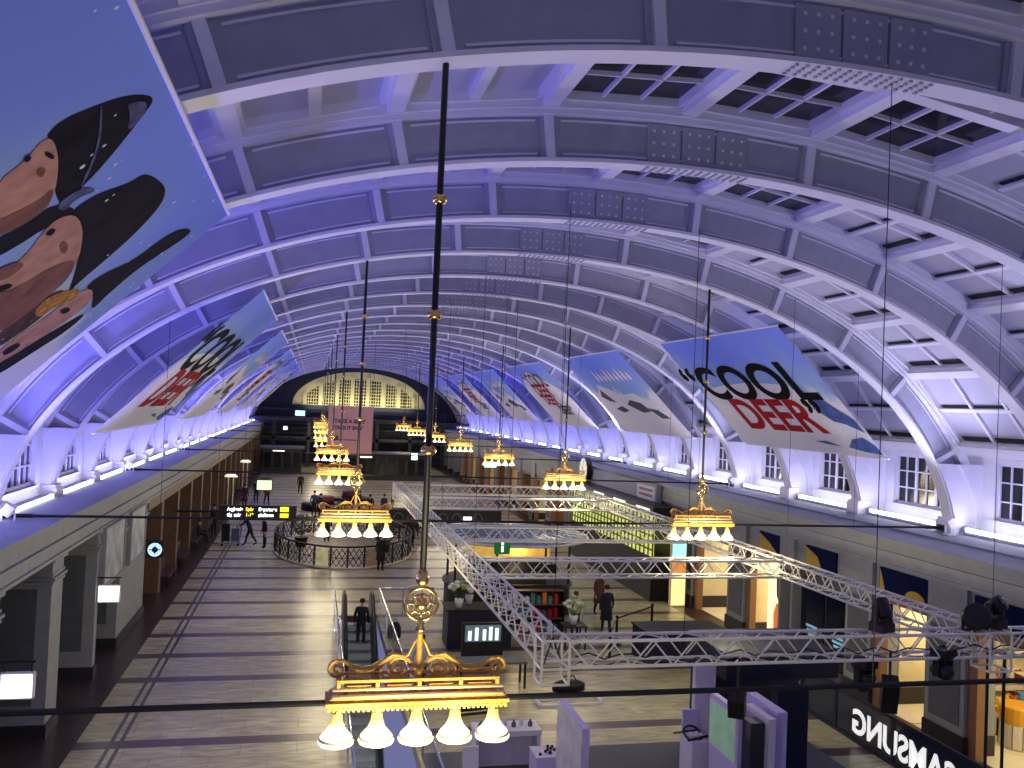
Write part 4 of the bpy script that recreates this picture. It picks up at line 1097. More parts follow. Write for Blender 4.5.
t = thing('white_counter', 'long low white counter left of the lilac edged panel', 'counter', (-1.15,19.4,0.0), 0)
MB().box(-0.75,0.75,-0.32,0.32,0.86,0.98).build('top', M_white, t)
MB().box(-0.7,0.7,0.2,0.26,0.02,0.86).build('back_board', M_lilacw, t)
for x in (-0.7,0.7): MB().box(x-0.04,x+0.04,-0.28,0.28,0,0.86).build('leg', M_white, t)
for q in range(7):
    c = M_white if q % 2 else M_greyd
    tag(MB().lathe([(0.05,0),(0.055,0.08),(0.02,0.13),(0.02,0.16)],n=8).build('bottle', c, None, True, (-1.75+q*0.19,19.35+0.1*(q%2),0.98)), 'small %s bottle on the long white counter, %s from its left end' % ('white' if q % 2 else 'grey', ('first','second','third','fourth','fifth','sixth','seventh')[q]), 'bottle', 'bottles on the white counter')
t = thing('brochure_stand', 'small white brochure stand at the bottom edge below the chandelier', 'stand', (-2.35,17.3,0.0), 0)
a = MB(); a.obox((0,0,1.15), Vector((0.16,0,0)), Vector((0,0.03,-0.0)), Vector((0,0.05,0.22))); a.build('board', M_white, t)
MB().box(-0.03,0.03,-0.03,0.03,0.05,0.95).build('post', M_black, t); MB().box(-0.18,0.18,-0.18,0.18,0.02,0.05).build('foot', M_black, t)
# lilac stand group on the right
panel('display_wall', 'tall pale lilac board facing the camera at the left of the purple stand', 3.30, 18.62, 18.78, 2.45, 0.5, M_lilacw)
t, w = panel('display_wall', 'purple wall with a green tinted screen on its face', 2.98, 16.3, 17.55, 2.2, 0.12, M_lilac)
MB().box(-0.09,-0.06,-w+0.05,w-0.02,1.15,2.08).build('screen_bezel', M_white, t)
MB().box(-0.1,-0.09,-w+0.09,w-0.06,1.19,2.04).build('screen', mat('screen_green', (112,146,128), 0.25, emit=0.45, noise=0.5, nscale=1.6), t)
t, w = panel('display_pillar', 'dark glossy pillar between the purple walls of the stand', 3.16, 15.95, 16.3, 2.1, 0.3, mat('smoke_gloss', (40,44,60), 0.1))
t, w = panel('display_fin', 'narrow white lit fin at the near end of the purple stand', 3.42, 15.85, 16.8, 2.2, 0.16, M_lilacw)
t, w = panel('display_wall', 'lilac wall at the right of the stand, next to the navy block', 3.84, 16.2, 17.5, 2.2, 0.22, M_lilac)
t = thing('navy_block', 'large dark navy exhibition block behind the lilac stand', 'stand', (5.0,19.3,0.02), 0)
MB().box(-0.45,0.3,-1.7,-1.4,0,2.2).build('column', M_navy, t)
MB().box(-1.3,1.55,-0.9,1.3,2.15,2.75).build('canopy', M_navy, t)
MB().box(-1.2,1.45,0.6,1.2,0,2.15).build('back_wall', M_navy, t)
t = thing('demo_pedestal', 'lilac pedestal holding a tilted device frame on the purple stand', 'pedestal', (2.88,18.2,0.02), 0)
MB().box(-0.2,0.2,-0.32,0.32,0,1.0).build('body', M_lilacw, t); MB().box(-0.16,0.24,0.3,0.36,0,1.5).build('back_board', M_lilac, t)
a = MB(); a.tube([(0.2*math.cos(2*PI*k/18)-0.05,0.2*math.sin(2*PI*k/18),1.08+0.1*math.sin(2*PI*k/18)) for k in range(18)],0.025,6,closed=True)
a.bar((-0.5,0.02,1.1),(0.1,0.1,1.12),0.03,0.03); a.bar((-0.3,-0.3,1.05),(0.25,-0.22,1.1),0.04,0.04); a.build('device_frame', M_matt, t)
a = MB(); 
for q in range(6): a.lathe([(0.03,0),(0.05,0.03),(0.03,0.07)],(-0.12+0.05*q,0.08*math.sin(q*2.0),1.03),8)
split_build(a, 'small_goods', M_white, t)

# navy balustrade with back to front white letters
t = thing('glass_balustrade', 'dark glass balustrade carrying mirror written white letters at lower right', 'balustrade', (8.2,0,0), 0)
MB().box(-0.03,0.03,14.2,22.6,1.06,1.14).build('handrail', M_navy, t)
MB().box(-0.02,0.02,14.2,22.6,0.08,1.06).build('glass_panel', mat('smoked_glass', (38,46,62), 0.12), t)
MB().box(-0.06,0.06,14.2,22.6,0.0,0.10).build('base_rail', M_navy, t)
for y in (22.55,18.55,14.5,20.9): MB().box(-0.04,0.04,y-0.06,y+0.06,0,1.1).build('post', M_navy, t)
a = MB(); put_text(a, 'SAMSUNG', 0.84, lambda u,v,w_: (-0.03-w_, 18.3+u*0.97, 0.50+v), 0, 0.022, 'CENTER', 0.006, 1.0); a.build('lettering', mat('letter_white', (245,245,245), 0.4, emit=0.7), t)
t = thing('dark_counter', 'low dark counter row standing behind the second cross truss on the right', 'counter', (6.4,27.4,0), 0)
MB().box(-1.2,1.6,-0.8,0.8,0,1.0).build('body', M_navy, t); MB().box(-1.25,1.65,-0.85,0.85,1.0,1.06).build('top', M_matt, t)

# black uprights at the right edge
for x, lab in ((6.95,'slim black upright at the right edge, left of the pair'),(7.32,'slim black upright at the right edge, right of the pair')):
    t = thing('upright_pole', lab, 'pole', (x,14.25,0.0), 0, 'black uprights at the right edge')
    MB().tube([(0,0,0.03),(0,0,3.95)],0.03,8).build('pole', M_matt, t); MB().lathe([(0.2,0),(0.2,0.02),(0.05,0.04)],n=14).build('foot', M_matt, t)

# ---------------------------------------------------------------- escalator in its well
t = thing('escalator', 'escalator running down toward the camera through the floor opening', 'escalator', ((WX0+WX1)/2,33.3,0), 0)
sl = math.tan(math.radians(30)); 
M_esc = mat('escalator_black', (18,18,22), 0.35); M_step = mat('step_grey', (120,122,124), 0.4, metal=0.6); M_skirt = mat('skirt_steel', (216,220,226), 0.25, metal=0.7)
a = MB()
for k in range(30):
    y = -0.4-k*0.40; z = -k*0.40*sl
    a.box(-0.42,0.42,y-0.40,y,z-0.26,z-0.03)
    for q in range(9): a.box(-0.40+q*0.1-0.02,-0.40+q*0.1+0.02,y-0.38,y-0.02,z-0.03,z-0.005)
a.build('steps', [M_step], t)
for sg in (-1,1):
    prof = [(0.35,-0.05),(0.35,0.82),(0.15,0.95),(-0.4,0.95),(-11.5,0.95-11.1*sl),(-11.5,-0.4-11.1*sl),(-0.4,-0.25)]
    a = MB(); a.prism(prof, lambda u,v,s: (sg*0.50+(s-0.5)*0.15, u, v)); a.build('balustrade', M_esc, t)
    a = MB(); a.tube([(sg*0.5,0.35,0.5),(sg*0.5,0.38,0.85),(sg*0.5,0.15,1.0),(sg*0.5,-0.4,1.0),(sg*0.5,-11.5,1.0-11.1*sl)],0.05,8); a.build('handrail', M_black, t)
    a = MB(); a.prism([(0.2,0.0),(-0.4,0.06),(-11.5,0.06-11.1*sl),(-11.5,-0.06-11.1*sl),(-0.4,-0.06),(0.2,-0.06)], lambda u,v,s: (sg*0.60+(s-0.5)*0.20, u, v)); a.build('deck', M_skirt, t)
a = MB(); a.prism([(-6.6,-6.6*sl+0.25),(-11.5,-11.5*sl+0.25),(-11.5,-11.5*sl+0.1),(-6.6,-6.6*sl+0.1)], lambda u,v,s: ((s-0.5)*0.62, u, v)); a.build('steel_cladding', M_skirt, t)
area('escalator_fill', (-3.74,22.5,-1.2), (0,0.3,-1), 0.8, 5, 260, (0.9,0.95,1.0))  # added fill lamp without a fixture, brightens the steel cladding in the well
m = MB(); m.box(WX0-0.1,WX0,WY0-20,WY0,-8,-0.3); m.box(WX1,WX1+0.1,WY0-20,WY0,-8,-0.3); m.box(WX0,WX1,WY0,WY0+0.1,-8,-0.3); m.box(WX0,WX1,WY1-20,WY1,-8.1,-8)
struct(m.build('wall_escalator_well', M_greyd))
t = thing('well_railing', 'steel and glass railing around the escalator opening', 'railing', (0,0,0), 0)
a = MB(); a.tube([(WX1+0.08,15,1.0),(WX1+0.08,33.9,1.0),],0.03,8); a.tube([(WX0-0.1,15,1.0),(WX0-0.1,33.4,1.0)],0.03,8); a.tube([(-3.1,33.95,1.0),(-0.8,33.95,1.0)],0.03,8); split_build(a, 'rail', M_steel, t, True)
a = MB(); a.box(WX1+0.07,WX1+0.09,15,33.9,0.08,0.95); a.box(WX0-0.11,WX0-0.09,15,33.4,0.08,0.95); 
mg = bpy.data.materials.new('clear_glass'); mg.use_nodes = True; bb = mg.node_tree.nodes['Principled BSDF']; bb.inputs['Base Color'].default_value = (0.9,0.95,0.97,1); bb.inputs['Transmission Weight'].default_value = 1.0; bb.inputs['Roughness'].default_value = 0.02; bb.inputs['IOR'].default_value = 1.08; bb.inputs['Alpha'].default_value = 0.28
split_build(a, 'glass_panel', mg, t)
a = MB()
for q in range(8):
    for x in (WX1+0.08, WX0-0.1): a.box(x-0.02,x+0.02,15+q*2.6,15.04+q*2.6,0,1.0)
for x in (-0.85,-2.0): a.box(x-0.02,x+0.02,33.93,33.97,0,1.0)
split_build(a, 'post', M_steel, t)

# gear lying on the floor behind the near truss
t = thing('equipment_case', 'black equipment case on the floor below the left truss corner', 'case', (-1.2,23.2,0), 0.2)
MB().box(-0.5,0.5,-0.3,0.3,0.08,0.62).build('body', M_matt, t)
for z in (0.1,0.36,0.6): MB().box(-0.515,0.515,-0.315,0.315,z-0.015,z+0.015).build('edge_strip', M_alu, t)
for x in (-0.4,0.4):
    for y in (-0.22,0.22): MB().tube([(x-0.02,y,0.045),(x+0.02,y,0.045)],0.045,10).build('wheel', M_black, t)
t = thing('floor_frame', 'low white frame lying on the striped floor before the near truss', 'frame', (1.6,23.6,0), 0.05)
for y in (-0.25,0.25): MB().box(-0.9,0.9,y-0.03,y+0.03,0.0,0.06).build('long_rail', M_white, t)
for x in (-0.9,0.9): MB().box(x-0.03,x+0.03,-0.25,0.25,0.0,0.10).build('end_rail', M_white, t)
t = thing('tool_bag', 'black tool bag lying beside the low white floor frame', 'bag', (1.9,24.6,0), 0.1)
MB().lathe([(0.18,0.0),(0.3,0.03),(0.3,0.2),(0.2,0.28),(0.05,0.3)],n=14,sx=1.7,sy=0.8).build('body', M_matt, t, True)
MB().tube([(-0.25,0,0.26),(-0.15,0,0.42),(0.15,0,0.42),(0.25,0,0.26)],0.018,6).build('handle', M_matt, t)
# ---------------------------------------------------------------- information kiosk with its round roof
t = thing('information_kiosk', 'round information kiosk with a pale blue glazed disc roof', 'kiosk', (2.3,34.9,0), 0)
M_disc = mat('roof_blue', (150,170,185), 0.35, noise=0.15, nscale=2)
a = MB(); a.lathe([(3.05,2.92),(3.2,2.96),(3.2,3.02),(1.2,3.22),(0.15,3.28)],n=48); a.build('roof_disc', M_disc, t, True)
a = MB()
for q in range(24):
    an = 2*PI*q/24
    a.bar((0.3*math.cos(an),0.3*math.sin(an),3.285),(1.2*math.cos(an+0.13),1.2*math.sin(an+0.13),3.235),0.025,0.02); a.bar((1.2*math.cos(an+0.13),1.2*math.sin(an+0.13),3.235),(3.15*math.cos(an),3.15*math.sin(an),3.035),0.025,0.02)
    a.bar((1.2*math.cos(an-0.13),1.2*math.sin(an-0.13),3.235),(3.15*math.cos(an),3.15*math.sin(an),3.035),0.025,0.02)
a.build('roof_ribs', mat('roof_rib', (92,108,120), 0.4), t)
a = MB(); a.tube([(3.21*math.cos(2*PI*k/48),3.21*math.sin(2*PI*k/48),2.98) for k in range(48)],0.05,6,closed=True); a.build('rim', M_white, t, True)
a = MB(); a.lathe([(2.5,0),(2.55,0.05),(2.55,1.05),(2.65,1.1),(2.65,1.14),(2.4,1.14)],n=40); a.build('counter', M_matt, t, True)
MB().lathe([(1.6,0.1),(1.6,2.2)],n=36).build('core', M_matt, t, True)
a = MB(); a.lathe([(1.7,2.2),(1.7,2.93)],n=36); a.build('lit_drum', mat('kiosk_amber', (214,170,80), 0.5, emit=0.7, noise=0.5, nscale=2.5), t, True)
for q in range(8):
    an = 2*PI*(q+0.5)/8; MB().tube([(2.5*math.cos(an),2.5*math.sin(an),1.1),(2.5*math.cos(an),2.5*math.sin(an),2.95)],0.05,8).build('column', M_matt, t)
a = MB(); a.lathe([(0.3,3.26),(0.2,3.34),(0.02,3.40)],n=14); a.build('finial', M_cream, t)
point('kiosk_light', (2.3,32.7,2.6), 40, (1.0,0.78,0.4), 0.3)
t = thing('information_sign', 'green hanging sign with a white letter i before the round roof', 'sign', (1.27,31.44,3.02), 0)
MB().box(-0.29,0.29,-0.05,0.05,-0.25,0.25).build('panel', mat('sign_green', (12,112,52), 0.4, emit=0.35), t)
a = MB(); a.add([(-0.045,-0.055,-0.17),(0.045,-0.055,-0.17),(0.045,-0.055,0.06),(-0.045,-0.055,0.06)], [(0,1,2,3)]); a.add([(-0.05,-0.055,0.1),(0.05,-0.055,0.1),(0.05,-0.055,0.18),(-0.05,-0.055,0.18)], [(0,1,2,3)]); a.build('letter', mat('sign_white', (235,255,235), 0.4, emit=1.2), t)
a = MB()
for x in (-0.2,0.2): a.tube([(x,0,0.25),(x,0,arc_pt(th_x(1.3),0.04).z-3.02)],0.010,5)
split_build(a, 'hanger', M_black, t)

# ---------------------------------------------------------------- departure board
t = thing('departure_board', 'black departure board with white and yellow lettering', 'sign', (-7.95,42.0,2.82), 0)
MB().box(-1.72,1.72,-0.1,0.1,-0.3,0.3).build('case', M_black, t)
M_wt = mat('board_white', (250,252,255), 0.4, emit=1.8); M_yt = mat('board_yellow', (225,215,40), 0.4, emit=1.5)
a = MB()
put_text(a, 'Avgående', 0.22, lambda u,v,w: (-1.36+u*0.8,-0.11,0.13+v), 0, 0.008, 'LEFT'); put_text(a, 'tåg  spår', 0.22, lambda u,v,w: (-1.36+u*0.8,-0.11,-0.13+v), 0, 0.008, 'LEFT')
put_text(a, 'Departures', 0.22, lambda u,v,w: (0.02+u*0.8,-0.11,0.13+v), 0, 0.008, 'LEFT'); put_text(a, 'platforms', 0.22, lambda u,v,w: (0.02+u*0.8,-0.11,-0.13+v), 0, 0.008, 'LEFT')
a.build('white_lettering', M_wt, t)
a = MB(); put_text(a, 'Spår', 0.22, lambda u,v,w: (-0.55+u*0.9,-0.11,0.13+v), 0, 0.008, 'LEFT'); put_text(a, '1-19', 0.22, lambda u,v,w: (-0.55+u*0.9,-0.11,-0.13+v), 0, 0.008, 'LEFT'); a.build('yellow_lettering', M_yt, t)
for z in (0.15,-0.15): MB().box(0.98,1.36,-0.115,-0.1,z-0.11,z+0.11).build('yellow_panel', M_yt, t)
a = MB(); a.tube([(-3.6,0,0),(-1.7,0,0)],0.05,8); a.tube([(-1.72,0,-0.36),(1.72,0,-0.36)],0.02,6); a.build('wall_arm', M_black, t)

# ---------------------------------------------------------------- round railing about the floor opening
CX, CY, RX_, RY_ = -3.75, 48.6, 3.62, 5.7
t = thing('round_railing', 'black oval iron railing around an opening in the middle of the floor', 'railing', (CX,CY,0), 0)
NP = 28
def ep(a_, z, s=1.0): return Vector((RX_*s*math.cos(a_), RY_*s*math.sin(a_), z))
MB().tube([ep(2*PI*k/72,1.08) for k in range(72)],0.05,6,closed=True).build('top_rail', M_black, t, True)
MB().tube([ep(2*PI*k/72,0.06) for k in range(72)],0.06,6,closed=True).build('base_ring', mat('ring_stone', (200,194,170), 0.5), t, True)
a = MB()
for k in range(NP):
    a0 = 2*PI*k/NP
    a.tube([ep(a0,0.05),ep(a0,1.1)],0.045,6)
split_build(a, 'post', M_black, t)
a = MB()
for k in range(NP):
    a0, a1 = 2*PI*k/NP, 2*PI*(k+1)/NP
    for q in range(3):
        b0, b1 = a0+(a1-a0)*q/3, a0+(a1-a0)*(q+1)/3
        for z0, z1 in ((0.15,0.55),(0.55,0.98)):
            a.tube([ep(b0,z0),ep(b1,z1)],0.02,4,cap=False); a.tube([ep(b1,z0),ep(b0,z1)],0.02,4,cap=False)
    a.tube([ep(a0,0.55),ep((a0+a1)/2,0.55),ep(a1,0.55)],0.02,4)
a.build('lattice', M_black, t)
for k, m_ in ((19, mat('rail_poster_pale', (206,200,150), 0.5, emit=0.25, noise=0.3, nscale=3)), (22, mat('rail_poster_brown', (170,150,120), 0.5, noise=0.3, nscale=3))):
    a0, a1 = 2*PI*k/NP+0.03, 2*PI*(k+1)/NP-0.03
    if k == 19: a0 = 2*PI*(k-0.0)/NP+0.03
    a = MB(); P = [ep(a0,0.15,1.015),ep(a1,0.15,1.015),ep(a1,0.98,1.015),ep(a0,0.98,1.015)]; Q = [p*1.0 for p in (ep(a0,0.15,1.0),ep(a1,0.15,1.0),ep(a1,0.98,1.0),ep(a0,0.98,1.0))]
    a.add(P+Q, [(0,1,2,3),(7,6,5,4),(0,4,5,1),(1,5,6,2),(2,6,7,3),(3,7,4,0)]); a.build('poster', m_, t)
a = MB(); a.lathe([(RX_*0.93,0.01),(RX_*0.93,0.02),(0.02,0.02)],n=48,sy=RY_/RX_); o = a.build('opening_floor', mat('pit_stone', (120,112,92), 0.5, noise=0.2, nscale=2), t)
for i,(x,y,h,lab) in enumerate(((-6.0,49.5,1.5,'round topped dark bush in a pot inside the oval railing, left side'),(-1.6,48.0,1.3,'dark potted bush inside the oval railing, right side'))):
    t = thing('potted_bush', lab, 'plant', (x,y,0.02), 0, 'potted bushes in the oval railing')
    MB().lathe([(0.28,0),(0.36,0.5),(0.38,0.52),(0.3,0.5)],n=14).build('pot', M_matt, t, True)
    a = MB(); r = random.Random(i)
    for q in range(420):
        th_, ph = r.random()*2*PI, math.acos(2*r.random()-1); rr = 0.62*(0.75+0.25*r.random())
        c = Vector((rr*math.sin(ph)*math.cos(th_), rr*math.sin(ph)*math.sin(th_), h-0.3+rr*math.cos(ph)*0.9)); d1 = Vector((r.random()-.5,r.random()-.5,r.random()-.5)).normalized()*0.07; d2 = d1.orthogonal().normalized()*0.045
        a.add([c-d1,c+d2,c+d1,c-d2],[(0,1,2,3)])
    a.build('foliage', mat('bush_green', (52,50,34), 0.7), t)
    MB().tube([(0,0,0.4),(0,0,h-0.4)],0.03,6).build('stem', M_brown, t)

# ---------------------------------------------------------------- stalls in the middle of the floor
t = thing('led_screen', 'black framed screen with bright figures beside the left truss', 'screen', (-0.15,27.4,0), 0)
MB().box(-0.66,0.66,-0.08,0.08,0.22,1.30).build('frame', M_matt, t)
a = MB(); a.box(-0.58,0.58,-0.09,-0.08,0.72,1.24); a.build('picture', mat('picture_grey', (90,110,118), 0.3, emit=0.5, noise=0.7, nscale=2), t)
a = MB()
for x, h in ((-0.42,0.3),(-0.2,0.4),(0.05,0.34),(0.25,0.42),(0.45,0.38)): a.box(x-0.06,x+0.05,-0.095,-0.09,0.76,0.76+h)
split_build(a, 'bright_figure', mat('picture_white', (225,240,245), 0.3, emit=1.2), t)
MB().box(-0.7,0.7,-0.3,0.3,0,0.06).build('foot', M_matt, t)
for x in (-0.5,0.5): MB().box(x-0.05,x+0.05,-0.05,0.05,0.06,0.24).build('leg', M_matt, t)
t = thing('stall_counter', 'dark stall counter behind the black framed screen', 'counter', (0.3,29.6,0), 0)
MB().box(-1.3,0.9,-0.5,0.6,0,1.25).build('body', mat('stall_navy', (22,24,44), 0.5), t); MB().box(-1.35,0.95,-0.55,0.65,1.25,1.31).build('top', M_matt, t)
t = thing('grey_worktable', 'low grey table with metal frames in front of the black framed screen', 'table', (-0.3,25.2,0), 0)
MB().box(-1.0,1.0,-0.35,0.35,0.72,0.78).build('top', M_greyd, t)
for x in (-0.95,0.95):
    for y in (-0.3,0.3): MB().box(x-0.03,x+0.03,y-0.03,y+0.03,0,0.72).build('leg', M_matt, t)
def flowers(x, y, z, lab, cols, r0=0.42, seed=0):
    t = thing('flower_bouquet', lab, 'flowers', (x,y,z), 0, 'flower bouquets on the stalls')
    MB().lathe([(0.1,0),(0.14,0.18),(0.16,0.3),(0.12,0.3)],n=12).build('vase', M_white, t, True)
    r = random.Random(seed); st = MB()
    heads = []
    for q in range(16):
        an, rr = r.random()*2*PI, r0*math.sqrt(r.random()); p = (rr*math.cos(an), rr*math.sin(an), 0.55+0.35*(1-rr/r0)+0.1*r.random()); heads.append(p)
        st.tube([(0,0,0.2),p],0.008,4,cap=False)
    st.build('stems', mat('stem_green', (60,92,50), 0.6), t)
    for ci, c in enumerate(cols):
        for q, p in enumerate(heads):
            if q % len(cols) != ci: continue
            a = MB(); a.lathe([(0.02,-0.06),(0.075,-0.03),(0.10,0.02),(0.06,0.06),(0.02,0.04)],p,9); a.build('blossom', c, t, True)
M_fp, M_fw, M_fg = mat('petal_pink', (200,70,100), 0.6), mat('petal_white', (236,236,216), 0.6), mat('petal_green', (176,196,140), 0.6)
flowers(-0.15,30.0,1.31,'pink and white bouquet on the dark stall counter',(M_fp,M_fw,M_fg),0.5,1)
flowers(-0.6,29.4,1.31,'white and green bouquet at the left end of the dark stall counter',(M_fw,M_fg),0.4,2)
t = thing('planter_table', 'small dark table with a pale bouquet right of the left truss', 'table', (3.35,29.0,0), 0)
MB().box(-0.4,0.4,-0.35,0.35,0.75,0.8).build('top', M_matt, t)
for x in (-0.35,0.35):
    for y in (-0.3,0.3): MB().box(x-0.025,x+0.025,y-0.025,y+0.025,0,0.75).build('leg', M_matt, t)
flowers(3.35,29.0,0.8,'pale green and white bouquet on the small dark table',(M_fg,M_fw),0.36,3)
t = thing('shop_shelf', 'dark shelf unit of red and white goods seen through the left truss', 'shelf', (2.3,30.9,0), 0)
MB().box(-0.9,1.2,0.2,0.28,0,1.7).build('back', M_matt, t)
for z in (0.05,0.55,1.05,1.55): MB().box(-0.9,1.2,-0.2,0.2,z,z+0.04).build('shelf_board', M_brown, t)
for x in (-0.9,1.2): MB().box(x-0.02,x+0.02,-0.2,0.2,0,1.7).build('side', M_matt, t)
r = random.Random(8); cols = [(mat('goods_red', (190,30,30), 0.5),'red'), (M_white,'white'), (mat('goods_orange', (220,120,60), 0.5),'orange'), (mat('goods_teal', (70,130,120), 0.5),'teal')]
for z in (0.09,0.59,1.09):
    for q in range(9):
        c, n = cols[r.randrange(4)]; h = 0.2+0.2*r.random()
        tag(MB().box(-0.08,0.08,-0.1,0.1,0,h).box(-0.05,0.05,-0.06,0.06,h,h+0.03).build('carton', c, None, False, (1.5+q*0.215,30.9,z)), '%s carton on the %s shelf of the dark goods unit, %s from its left end' % (n, {0.09:'bottom',0.59:'middle',1.09:'top'}[z], ('first','second','third','fourth','fifth','sixth','seventh','eighth','ninth')[q]), 'carton', 'cartons on the goods shelf')
# queue posts with belt
for i, (x, y) in enumerate(((7.0,30.9),(5.0,29.2),(4.2,27.6))):
    t = thing('queue_post', 'black queue barrier post on the striped floor, %s to the camera' % ordn(2-i), 'post', (x,y,0), 0, 'queue barrier posts')
    MB().lathe([(0.2,0),(0.2,0.03),(0.05,0.06),(0.045,0.08)],n=16).build('base', M_matt, t, True); MB().lathe([(0.045,0.06),(0.045,0.95),(0.06,0.96),(0.06,1.02),(0.02,1.03)],n=12).build('post', M_matt, t, True)
    if i < 2:
        nx, ny = ((5.0,29.2),(4.2,27.6))[i]; MB().bar((0,0,0.93),(nx-x,ny-y,0.93),0.01,0.06).build('belt', M_matt, t)
# benches / dark seating and planters between the left chandeliers and the far end
for i,(x,y,lab) in enumerate(((-4.6,66.0,'dark round seat island under the third left chandelier'),(-2.4,70.0,'dark seat island behind the oval railing'))):
    t = thing('seat_island', lab, 'seat', (x,y,0), 0)
    MB().lathe([(1.6,0),(1.6,0.4),(1.62,0.46),(0.9,0.48)],n=28).build('seat', M_matt, t, True); MB().lathe([(0.8,0.48),(0.7,1.0),(0.6,1.02)],n=28).build('backrest', mat('seat_red', (86,28,34), 0.6), t, True)
# standing lamps by the left wall
for i,(x,y) in enumerate(((-10.75,60.5),(-10.8,74.0))):
    t = thing('standing_lamp', 'tall lamp with a white shade by the left oak wall, %s to the camera' % ordn(i), 'lamp', (x,y,0), 0, 'lamps along the left oak wall')
    for dx in (-0.16,0.16): MB().tube([(dx,0,0.04),(dx,0,2.75)],0.04,6).build('post', M_cream, t)
    MB().lathe([(0.25,0),(0.25,0.04),(0.05,0.05)],n=14).build('foot', M_greyd, t); MB().lathe([(0.4,2.72),(0.42,2.78),(0.3,2.9),(0.02,2.92)],n=18).build('shade', M_bulb, t, True)
# dark cafe block with round lamps in the far middle
t = thing('far_kiosk', 'long dark railing with round ornaments in front of the far right shops', 'railing', (2.6,57.0,0), 0)
MB().box(-3.6,4.2,-0.15,0.15,0,1.2).build('panel', mat('kiosk_dark', (34,36,40), 0.5), t); MB().box(-3.7,4.3,-0.2,0.2,1.2,1.3).build('top_rail', M_greyd, t)
for x in (-2.6,-1.7,0.3,1.2,2.6): MB().tube([(x+0.3*math.cos(2*PI*k/20),-0.18,0.62+0.38*math.sin(2*PI*k/20)) for k in range(20)],0.045,5,closed=True).build('ring_ornament', M_greyd, t, True)
MB().box(1.65,2.2,-0.2,-0.15,0.55,0.8).build('lit_plate', M_wt, t)
for i,(x,y,w,lab) in enumerate(((1.5,92.0,9.0,'dark two storey far kiosk under the right chandelier row'),(-8.6,98.0,4.0,'dark far kiosk at the end of the oak wall'))):
    t = thing('far_pavilion', lab, 'kiosk', (x,y,0), 0)
    MB().box(-w/2,w/2,-1.5,1.5,0,2.6).build('body', mat('pavilion_dark', (24,25,30), 0.5), t); MB().box(-w/2-0.3,w/2+0.3,-1.8,1.8,2.6,2.8).build('roof', M_greyd, t)
    for q in range(int(w)): MB().box(-w/2+q+0.15,-w/2+q+0.85,-1.53,-1.5,0.6,2.2).build('window', M_glassd, t)
    MB().box(-w/4,-w/4+1.2,-1.56,-1.5,2.3,2.42).build('lit_strip', M_wt, t)

# ---------------------------------------------------------------- people
M_sk = mat('skin', (196,150,126), 0.6)
def skin_mesh(chains, levels=1):
    """chains: list of (points, radii) that share joints by position; the first point of the first chain is the root."""
    vm = {}; V = []; Rr = []; Ed = []
    for pts, rs in chains:
        prev = None
        for p, r in zip(pts, rs):
            key = tuple(round(c,4) for c in p)
            if key not in vm: vm[key] = len(V); V.append(p); Rr.append(r)
            i = vm[key]
            if prev is not None and prev != i: Ed.append((prev,i))
            prev = i
    me = bpy.data.meshes.new('sk'); me.from_pydata(V, Ed, [])
    o = bpy.data.objects.new('sk', me); C.objects.link(o)
    md = o.modifiers.new('s', 'SKIN'); md.use_smooth_shade = True
    for i, sv in enumerate(me.skin_vertices[0].data): sv.radius = (Rr[i],Rr[i]); sv.use_root = (i == 0)
    sb = o.modifiers.new('d', 'SUBSURF'); sb.levels = levels; sb.render_levels = levels
    dg = bpy.context.evaluated_depsgraph_get()
    out = bpy.data.meshes.new_from_object(o.evaluated_get(dg))
    bpy.data.objects.remove(o); bpy.data.meshes.remove(me)
    return out
MC = {}
def cloth(c):
    if c not in MC: MC[c] = mat('cloth_%d_%d_%d' % c, c, 0.8, noise=0.12, nscale=12)
    return MC[c]
